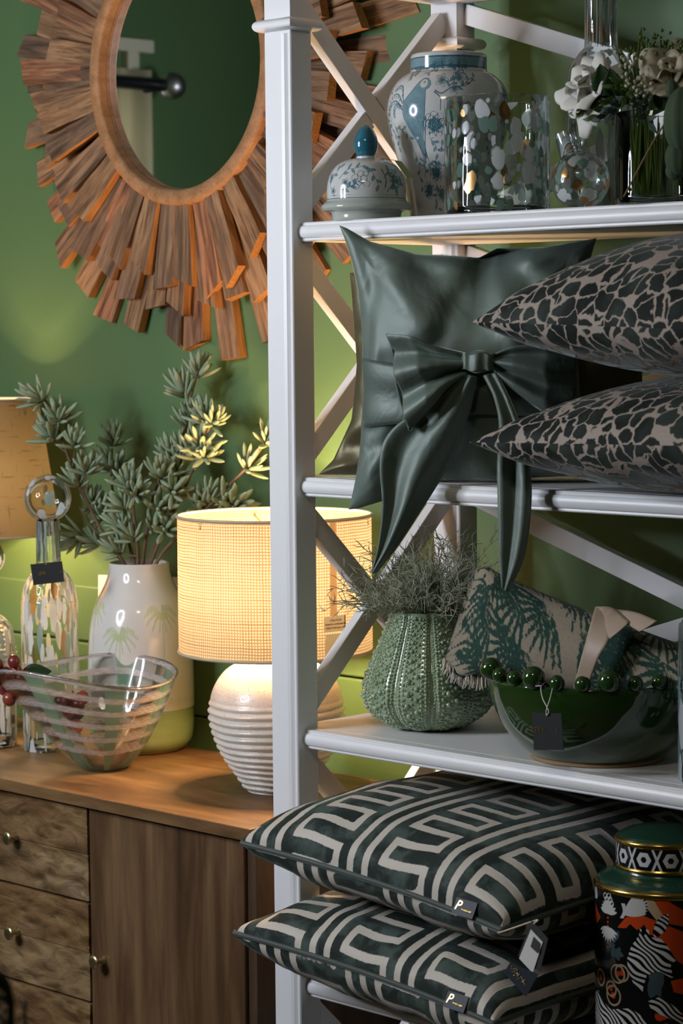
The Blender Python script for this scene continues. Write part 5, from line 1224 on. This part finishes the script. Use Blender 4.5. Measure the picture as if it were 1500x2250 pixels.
for s_, z, sz in (('CAUTION', .0605, .0050), ('REMOVE COVER BEFORE', .0545, .0036), ('USING PORTABLE LAMP', .0490, .0036)):
    a = (IA0+IA1)/2*da; o = text('lettering', s_, sz, MT['print_red'], dl, ((SR+.0024)*math.cos(a), (SR+.0024)*math.sin(a), SZ0+z), (PI/2, 0, a+PI/2), bold=.0001)
    co = np.array([v.co for v in o.data.vertices]); R2 = SR+.0024          # wrap the print round the shade
    for v in o.data.vertices: v.co.z = R2*math.cos(v.co.x/R2)-R2+v.co.z
# --- tapered lamp at the left
tc = at(-38, 1400, y=.310)[:2]
tl_ = thing('table_lamp', 'lit table lamp with tapered tan linen shade and ribbed egg-shaped base', 'lamp', (tc[0], tc[1], ZC))
lp = spline([(.040, 0), (.046, .004), (.056, .03), (.0655, .07), (.0665, .105), (.060, .145), (.047, .180), (.030, .202), (.020, .208)], 240)
V, Fc, T, Z = lathe(np.vstack([[(0, .001)], lp, [(.01, .209), (0, .209)]]), 120); R_ = np.hypot(V[:, 0], V[:, 1])
k = 1+.0021*np.clip(R_*40, 0, 1)*(np.abs(np.sin(Z*PI/.0092+.25*np.sin(T*3)))*2-1)/np.maximum(R_, 1e-3); V[:, :2] *= k[:, None]
obj('base', mesh('base', V, Fc), MT['ribbed'], tl_)
lobj('neck', [(.007, .205), (.007, .30), (.013, .302), (.013, .345), (.005, .346)], MT['brass'], tl_, 24)
TZ0, TZ1 = .362, .606
V, Fc, st = shade_grid(.146, .110, TZ0, TZ1); obj('shade', mesh('shade', V, Fc, True, {'st': st}), MT['linen'], tl_)
obj('shade_trim', mesh('shade_trim', *torus(.146, .0022, TZ0)), MT['shade_trim'], tl_); obj('shade_trim', mesh('shade_trim', *torus(.110, .0022, TZ1)), MT['shade_trim'], tl_)
for k in range(3):
    a = k*2*PI/3+.2; obj('spider_arm', mesh('spider_arm', *tube([(0, 0, .50), (.114*math.cos(a), .114*math.sin(a), .58)], .0016, 6)), MT['brass'], tl_)
obj('harp', mesh('harp', *tube([(0, 0, .34), (0, 0, .50)], .003, 8)), MT['brass'], tl_)
bulb(tl_, .44, CONE_POWER)
# --- palm vase
pc = at(309, 1450, y=.366)[:2]
pvz = thing('palm_vase', 'white ceramic vase with pale green palms and a green lower band', 'vase', (pc[0], pc[1], ZC))
PR = spline([(.062, 0), (.074, .003), (.0870, .018), (.0915, .042), (.0925, .080), (.0922, .14), (.0905, .180), (.0878, .2147), (.0816, .2440), (.0745, .2626), (.0660, .2786), (.0585, .2945), (.0540, .3105), (.0525, .3265)], 230)
prof = np.vstack([[(0, .001)], PR, [(.0508, .3275), (.0493, .325), (.049, .30), (.07, .2), (.07, .02), (0, .012)]])
a0 = camdir(pc); V, Fc, T, Z = dense_lathe(prof, a0, 340, 40); U = T*.088
def pp(X, Y):
    x = 180+X/5.; y = 1230+Y/5.; z = .3265-(y-1250)/1252.; r = np.interp(z, PR[:, 1], PR[:, 0])
    return (math.asin(max(-.985, min(.985, (x-308)/(r*1275))))*.088, z)
ik = Ink(U, Z); gr = Ink(U, Z); kn = Ink(U, Z)
def palm(cx, cy, s_, trunk):
    x0, y0 = pp(cx, cy)
    for a, L in ((2.55, 1.), (2.95, 1.05), (3.45, .95), (3.95, .85), (4.45, .75), (5.0, .75), (5.5, .85), (-.35, .95), (.15, 1.05), (.6, 1.), (1.1, .7)):
        L *= .030*s_; P = [(x0, y0), (x0+.5*L*math.cos(a), y0+.5*L*math.sin(a)+.006*s_), (x0+L*math.cos(a), y0+L*math.sin(a)*.9-.004*s_)]
        ik.line(P, .0009, .0005, 10)
        for q in spline(P, 8)[1:]: ik.leaf(q[0], q[1], -PI/2-.25*math.cos(a)*-1, .0085*s_, .0024)
    ik.line([(x0, y0), pp(*trunk[0]), pp(*trunk[1])], .0007, .0011)
palm(410, 840, 1., ((415, 1000), (405, 1380))); palm(870, 620, 1., ((895, 900), (905, 1380))); palm(165, 590, .95, ((130, 800), (115, 1400)))
for u0 in (-.25, -.2, -.15, .15, .2, .25): ik.line([(u0, .05), (u0, .2)], .001)
zg = pp(900, 1585)[1]-.012; gr.d = Z-zg; rad = np.hypot(V[:, 0], V[:, 1]); gr.d = np.where(Z < .004, .01, gr.d)
for j in range(96): kn.circ((j-48)*.0058, zg+.026, .0011); kn.circ((j-48)*.0058, zg+.003, .0014)
for j in range(32): kn.circ((j-16)*.0172, zg+.0145, .0062, .0008); kn.circ((j-16)*.0172, zg+.0145, .003)
n = N('palm_vase_glaze'); c = n.coord(); w_ = n.noise(n.map(c, (4, 4, 70)), 3, 3); base = n.mix(n.m('MULTIPLY', n.noise(c, 6), .3), (.66, .65, .62), (.62, .60, .53))
col = n.mix(n.m('MULTIPLY', n.m('SUBTRACT', 1., n.step(n.attr('ink'), -.0003, .0003)), .75), base, (.40, .50, .22))
col = n.mix(n.m('MULTIPLY', n.m('SUBTRACT', 1., n.step(n.attr('knots'), -.0004, .0004)), .35), col, (.42, .46, .20))
col = n.mix(n.m('SUBTRACT', 1., n.step(n.attr('band'), -.0004, .0004)), col, n.mix(w_, (.22, .31, .12), (.30, .385, .17)))
MT['palm'] = n.done(n.pbr(col, .12, coat=.6))
obj('body', mesh('body', V, Fc, True, {'ink': np.clip(ik.d, -.01, .01), 'band': np.clip(gr.d, -.01, .01), 'knots': np.clip(kn.d, -.01, .01)}), MT['palm'], pvz)
def sticker(t, r, a0_, a1_, z0, z1):
    n = 6; V = [(r*math.cos(a), r*math.sin(a), z) for a in np.linspace(a0_, a1_, n) for z in (z0, z1)]; s_ = obj('price_sticker', mesh('price_sticker', V, gridf(n, 2)), MT['card_cream'], t); pr = []
    for k, w_ in enumerate((.25, .5, .25, .7, .3, .5, .25, .6, .3)):
        b = a0_+(a1_-a0_)*(.14+.08*k); e = b+(a1_-a0_)*.05*w_*1.6; pr.append((np.array([((r+.0004)*math.cos(a), (r+.0004)*math.sin(a), z) for a, z in ((b, z0+(z1-z0)*.18), (e, z0+(z1-z0)*.18), (e, z0+(z1-z0)*.55), (b, z0+(z1-z0)*.55))]), [(0, 1, 2, 3)]))
    obj('barcode', mesh('barcode', *join(pr), False), MT['print_black'], s_)
sticker(pvz, .0892, a0+1.02, a0+1.32, .030, .062)
cdz = thing('price_card', 'white price card standing behind the palm vase', 'card', tuple(at(240, 1320, y=.45)))
P = [at(216, 1345, y=.452), at(216, 1263, y=.452), at(392, 1268, y=.458), at(392, 1350, y=.458)]
o = obj('card', mesh('card', P, [(0, 1, 2, 3)], False), MT['card_white'], cdz, world=True); solid(o, .0008)
P = [at(316, 1252, y=.40), at(316, 1238, y=.40), at(362, 1240, y=.395), at(360, 1254, y=.395)]
cd2 = thing('price_tag', 'small cream tag tucked in the palm vase mouth', 'tag', tuple(P[0])); o = obj('card', mesh('card', P, [(0, 1, 2, 3)], False), MT['card_cream'], cd2, world=True); solid(o, .0006)
# --- succulent branches
r_ = np.random.RandomState(17)
def succ_leaf(L, W):
    V = []; n = 7; k = 6
    for i in range(n):
        f = i/(n-1); w_ = W*(.30+.70*math.sin(PI*min(1, f*.9+.06))**.6)*(1-.6*max(0, f-.85)/.15*.9); z = L*f; y = .16*L*f*f*(1-.3*f)*-1
        for j in range(k):
            a = 2*PI*j/k; V.append((w_*.5*math.cos(a), y+w_*.34*math.sin(a), z))
    Fc = [(i*k+j, i*k+(j+1) % k, (i+1)*k+(j+1) % k, (i+1)*k+j) for i in range(n-1) for j in range(k)]+[tuple(range(k-1, -1, -1)), tuple((n-1)*k+j for j in range(k))]
    return mesh('leaf', V, Fc)
LM = [succ_leaf(L, W) for L, W in ((.040, .0102), (.034, .0096), (.044, .0098))]
for m_ in LM: m_.materials.append(MT['succ'])
def rosette(t, org, c, ax, n_, sc):
    """fleshy leaves fanned round the axis ax at the point c (room coordinates)"""
    ax = np.asarray(ax, float)/np.linalg.norm(ax); s1 = np.cross(ax, [.3, .2, .93]); s1 /= np.linalg.norm(s1); s2 = np.cross(ax, s1)
    for k in range(n_):
        a = k*2.399+r_.uniform(-.25, .25); op = .28+1.05*(k/n_)+r_.uniform(-.12, .12)
        rad = s1*math.cos(a)+s2*math.sin(a); d = ax*math.cos(op)+rad*math.sin(op); d /= np.linalg.norm(d)
        yv = -rad+d*(rad@d); nn_ = np.linalg.norm(yv); yv = yv/nn_ if nn_ > 1e-3 else s1; yv = -yv     # leaf curls back towards its axis
        xv = np.cross(yv, d)
        o = bpy.data.objects.new('leaf', LM[r_.randint(3)]); COL.objects.link(o); o.parent = t; b = c-ax*.012*(k/n_)-org+rad*.002
        b = np.array(b); tipy = (b+org+d*.04)[1]
        o.matrix_basis = Matrix(((xv[0]*sc, yv[0]*sc, d[0]*sc, b[0]), (xv[1]*sc, yv[1]*sc, d[1]*sc, b[1]), (xv[2]*sc, yv[2]*sc, d[2]*sc, b[2]), (0, 0, 0, 1)))
SUC = [  # label, depth of the tip, stem in the picture, rosettes on side twigs
 ('long succulent branch leaning left in front of the tapered lamp', .270, [(285, 1262), (265, 1225), (215, 1150), (160, 1030), (118, 915), (92, 868)], [(84, 862), (128, 905), (112, 945), (165, 960), (190, 1018), (168, 1045)]),
 ('short succulent branch drooping low over the left side of the vase', .335, [(288, 1262), (262, 1225), (210, 1165), (175, 1115)], [(168, 1170), (205, 1095), (226, 1120), (205, 1180)]),
 ('dark upright succulent branch in the middle back', .395, [(300, 1262), (285, 1200), (248, 1080), (246, 985)], [(248, 955), (236, 1012), (262, 1018)]),
 ('succulent branch with a pale star-shaped top at the centre', .325, [(305, 1262), (302, 1200), (292, 1110), (286, 1062)], [(286, 1052), (302, 1072), (268, 1098), (290, 1165), (262, 1140), (258, 1195)]),
 ('succulent branch topped with yellow green beside the centre', .34, [(312, 1262), (318, 1200), (332, 1110), (352, 1045)], [(354, 1030), (384, 1068), (352, 1105), (368, 1150), (340, 1145)]),
 ('tallest succulent branch reaching up to the mirror', .40, [(318, 1262), (340, 1200), (385, 1090), (402, 960), (420, 870), (434, 815)], [(435, 806), (402, 848), (424, 895), (414, 915), (404, 978), (372, 982), (392, 1020)]),
 ('succulent branch with bright yellow green tips right of the tallest one', .36, [(322, 1262), (350, 1190), (405, 1075), (440, 985), (466, 925)], [(470, 912), (448, 905), (442, 962), (452, 988), (430, 985)]),
 ('succulent branch arching right over the drum lamp', .385, [(330, 1262), (365, 1205), (450, 1120), (500, 1070), (552, 1015), (590, 960)], [(548, 1012), (588, 955), (498, 1090), (462, 1085), (520, 1100), (440, 1100)]),
]
for lab, yd, stem, ros in SUC:
    L = len(stem); y_ = lambda i: .366+(yd-.366)*min(1, i/(L-1))
    P = [at(x, y, y=y_(i)) for i, (x, y) in enumerate(stem)]; org = P[0]; t = thing('succulent_branch', lab, 'plant', tuple(org))
    S_ = spline(P, 36); obj('stem', mesh('stem', *tube(S_, np.linspace(.0034, .0020, 36), 7)), MT['stem'], t, world=True)
    for q, (x, y) in enumerate(ros):
        f = q/max(1, len(ros)-1); yy_ = yd+(.366-yd)*.5*f+r_.uniform(-.012, .012); yy_ = min(yy_, .425); c = at(x, y+12, y=yy_)
        dd = np.linalg.norm(S_-c-np.array([0, 0, .01]), axis=1); j = max(0, int(np.argmin(dd))-3); b = S_[j]
        if q > 0: obj('twig', mesh('twig', *tube(spline([b, (b+c)/2-np.array([0, 0, .004]), c], 8), .0016, 6)), MT['stem'], t, world=True)
        ax = (c-b); ax = ax/max(1e-6, np.linalg.norm(ax)); ax = ax*.7+np.array([.30, -.40, .55]) if q else ax+np.array([.15, -.30, .25])
        rosette(t, org, c, ax, 16 if q == 0 else 13, r_.uniform(.92, 1.10))
# --- stoppered bottles
b1 = at(108, 1300, y=.262)
bt = thing('glass_bottle', 'stoppered glass bottle with long pale flecks and a black tag', 'bottle', (b1[0], b1[1], ZC))
lobj('body', spline([(.043, .001), (.0485, .004), (.0497, .014), (.0498, .235), (.0488, .262), (.0435, .288), (.034, .305), (.0245, .315), (.0222, .320)], 60), MT['spk_long'], bt, 96)
nt_ = at(107, 1095, y=.262)[2]-ZC-.0390
lobj('neck', [(.0222, .320), (.0215, .33), (.0213, nt_-.003), (.0222, nt_), (.020, nt_), (.0193, .33)], MT['neck_pastel'], bt, 64)
lobj('base', [(0, .0005), (.043, .0008), (.043, .012), (0, .012)], MT['glass'], bt, 48)
bst = at(107, 1095, y=.262)
stp = thing('bottle_stopper', 'clear speckled ball stopper above the black-tagged bottle', 'stopper', (b1[0], b1[1], ZC+nt_))
zr = bst[2]-(ZC+nt_); lobj('ball', [(math.sin(a)*.0415, zr-math.cos(a)*.0415) for a in np.linspace(.0, PI, 40)], MT['spk_stop'], stp, 64)
lobj('plug', [(.0, -.02), (.012, -.02), (.0165, .001), (.0165, zr-.036), (.0, zr-.036)], MT['glass'], stp, 32)
string_tag('black tag hanging from the neck of the pale flecked bottle', [(67, 1240), (136, 1233), (141, 1278), (74, 1286)], (.205, .205, .203, .203), MT['card_black'], [[(100, 1240, .204), (118, 1233, .215), (132, 1225, .235)]], (('LEYA', .30, .52, .0085), ('e', .90, .52, .008)))
b2 = at(-26, 1500, y=.205)
bt2 = thing('glass_bottle', 'short pastel speckled stoppered bottle beside the glass bowl', 'bottle', (b2[0], b2[1], ZC))
lobj('body', spline([(.043, .001), (.0480, .004), (.0492, .014), (.0492, .165), (.0478, .190), (.0425, .212), (.032, .226), (.0225, .233), (.0205, .238)], 60), MT['spk_left'], bt2, 96)
nt_ = at(-22, 1226, y=.205)[2]-ZC-.0310
lobj('neck', [(.0205, .238), (.020, .245), (.020, nt_-.003), (.021, nt_), (.0185, nt_), (.018, .245)], MT['neck_pastel'], bt2, 48)
lobj('base', [(0, .0005), (.043, .0008), (.044, .016), (0, .015)], MT['glass'], bt2, 48)
sticker(bt2, .0496, camdir(b2)+.85, camdir(b2)+1.2, .035, .075)
bs2 = at(-22, 1226, y=.205); stp2 = thing('bottle_stopper', 'amber tinged glass ball stopper above the short pastel bottle', 'stopper', (b2[0], b2[1], ZC+nt_))
zr = bs2[2]-(ZC+nt_); lobj('ball', [(math.sin(a)*.034, zr-math.cos(a)*.034) for a in np.linspace(0, PI, 36)], MT['spk_stop'], stp2, 48)
lobj('plug', [(.0, -.02), (.011, -.02), (.015, .001), (.015, zr-.030), (.0, zr-.030)], MT['glass'], stp2, 32)
# --- wavy glass bowl
wc = at(228, 1690, z=ZC)
wbw = thing('glass_bowl', 'wavy-rimmed clear glass bowl fused with pink and green strips', 'bowl', (wc[0], wc[1], ZC))
n_, m_ = 180, 56; th = np.linspace(0, 2*PI, n_, endpoint=False); t_ = np.linspace(0, 1, m_)
TH_, TT = np.meshgrid(th, t_, indexing='ij')
# angle 0 = picture right, pi/2 = away from the viewer
rr = .043+.108*np.clip((TT-.12)/.88, 0, 1)**.86; rr = np.where(TT < .12, .043*(TT/.12), rr)
H_ = .160*np.clip((TT-.10)/.90, 0, 1)**1.06
ex = np.where(np.cos(TH_) > 0, .82, 1.24); sx_ = 1+(ex-1)*TT**1.2*np.abs(np.cos(TH_)); kn_t = np.radians([0, 45, 90, 135, 180, 215, 250, 290, 320, 360]); kn_z = np.array([-.004, .006, .016, .0, -.002, .016, .006, -.014, -.014, -.004])
dz_1 = np.interp(th, kn_t, kn_z); dz_1 = sum(np.roll(dz_1, s_) for s_ in range(-9, 10))/19.
dz_r = dz_1[:, None]*TT**2.2
xr = rr*np.cos(TH_)*sx_; yd_ = rr*np.sin(TH_)*(1-.22*TT)
RT, AW = np.array([.7071, .7071, 0]), np.array([-.7071, .7071, 0])
V = (xr[..., None]*RT+yd_[..., None]*AW); V[..., 2] = .004+H_+dz_r
V[..., 2] = np.maximum(V[..., 2], .002)
st = np.stack([TH_, TT+.012*np.sin(TH_*3), 0*TT], -1)
n = N('fused_strip_glass'); s_ = n.sep(n.attr('st', True)); cc = n.coord(); no = n.noise(cc, 60, 3, .6)
tt = n.m('ADD', s_[1], n.m('MULTIPLY', n.m('SUBTRACT', no, .5), .012)); fr = n.m('FRACT', n.m('MULTIPLY', tt, 7.5))
ringm = n.m('MULTIPLY', n.m('MULTIPLY', n.step(fr, .22, .30), n.m('SUBTRACT', 1., n.step(fr, .58, .66))), n.step(tt, .2, .25))
an = n.m('FRACT', n.m('ADD', n.m('MULTIPLY', s_[0], 7/(2*PI)), n.m('MULTIPLY', n.m('SUBTRACT', n.noise(cc, 20, 2), .5), .10)))
vert = n.m('MULTIPLY', n.step(an, .36, .39), n.m('SUBTRACT', 1., n.step(an, .62, .65)))
stre = n.step(n.noise(n.comb(n.m('MULTIPLY', s_[0], 9.), n.m('MULTIPLY', tt, 130.), 0.), 1, 3, .7), .36, .6)
g_ = thin_glass(n, (.975, .985, .975), .8)
pk = n.mixs(.5, n.pbr((.82, .74, .72), .2, coat=.4), n.sh('BsdfTranslucent', Color=(.82, .74, .72, 1))); gn = n.mixs(.5, n.pbr((.28, .44, .32), .15, coat=.5), n.sh('BsdfTranslucent', Color=(.34, .52, .38, 1)))
tr_ = n.sh('BsdfTransparent', Color=(.85, .92, .86, 1))
MT['fused'] = n.done(n.mixs(n.m('MULTIPLY', ringm, n.m('ADD', .28, n.m('MULTIPLY', stre, .5))), n.mixs(n.m('MULTIPLY', vert, .80), g_, n.mixs(.25, gn, tr_)), pk))
Fq = np.vstack([gridf(n_, m_, True)])
o = obj('bowl_body', mesh('bowl_body', V.reshape(-1, 3), Fq, True, {'st': st.reshape(-1, 3)}), MT['fused'], wbw); solid(o, .0032, -1)
lip = V[:, -1]; lip = np.vstack([lip, lip[:1]]); obj('rim', mesh('rim', *tube(lip, .0022, 8, False)), MT['glass'], wbw)
# --- grapes in the bowl
def grapes(label, c, sp, n_, seed, leafs=()):
    t = thing('grape_bunch', label, 'grapes', tuple(c)); q_ = random.Random(seed); bv, bf = ball(1, 16, 12); gm = mesh('grape', bv, bf); gm.materials.append(MT['grape']); pts = []
    tries = 0
    while len(pts) < n_ and tries < 4000:
        tries += 1; p = np.array([q_.gauss(0, 1)*sp[0], q_.gauss(0, 1)*sp[1], q_.gauss(0, 1)*sp[2]])
        if any(abs(a/s) > 1.7 for a, s in zip(p, sp)) or any(np.linalg.norm(p-o_) < .0185 for o_ in pts): continue
        pts.append(p); g = obj('grape', gm, None, t, loc=tuple(RT*p[0]+AW*p[1]+np.array([0, 0, p[2]]))); r = q_.uniform(.0100, .0118); g.scale = (r, r, r*1.08)
    obj('stalk', mesh('stalk', *tube([(0, 0, -.01), (.004, .003, .015), (.0, .008, .038)], .0016, 6)), MT['stem'], t)
    for (a, b, w_) in leafs: leaf_obj(t, a, b, w_, MT['leaf_dark'], .15, .1)
    return t
g1c = np.array([wc[0], wc[1], ZC])+RT*-.056+np.array([0, 0, .094]); grapes('bunch of red grapes lying low inside the glass bowl', g1c, (.014, .009, .018), 12, 3)
g2c = np.array([wc[0], wc[1], ZC])+RT*-.146+AW*-.004+np.array([0, 0, .150]); grapes('bunch of dark red grapes with a leaf at the rim of the glass bowl', g2c, (.017, .010, .020), 14, 8, ((g2c+RT*.012+np.array([0, 0, .012]), g2c+RT*.062+np.array([0, 0, .016]), .030),))
# --- blurred ornament close to the camera
fc = at(0, 2218, x=1.19)
fo = thing('ornament', 'silvered beaded glass ornament in a black ring close to the camera', 'ornament', tuple(fc-np.array([0, 0, .03])))
V, Fc = torus(.0125, .0034, 0, 48, 10); obj('ring', mesh('ring', (lambda v: np.stack([v[:, 0]*.75, v[:, 2], v[:, 1]*1.75], 1) @ np.array([[.7071, .7071, 0], [-.7071, .7071, 0], [0, 0, 1]]))(V)+np.array([0, 0, .03])+RT*-.002, Fc), MT['black'], fo)
bv, bf = ball(1, 10, 8); bm_ = mesh('bead', bv, bf); bm_.materials.append(MT['mercury']); r_2 = random.Random(4)
for k in range(40):
    a = r_2.uniform(0, 2*PI); q = r_2.uniform(0, 1)**.5; g = obj('bead', bm_, None, fo, loc=tuple(RT*(.008*q*math.cos(a))+AW*(.006+r_2.uniform(0, .006))+np.array([0, 0, .03+.019*q*math.sin(a)]))); g.scale = [r_2.uniform(.0014, .0026)]*3
for k in range(12):
    g = obj('bead', bm_, None, fo, loc=tuple(RT*.0165+np.array([0, 0, .036-.0038*k])+RT*(-.0006*(k-3)**2*.5*.3))); g.scale = [.0021]*3
pd_ = obj('stem', mesh('stem', *tube([(0, 0, .005), (0, 0, -1.0)], .004, 8)), MT['black'], fo)
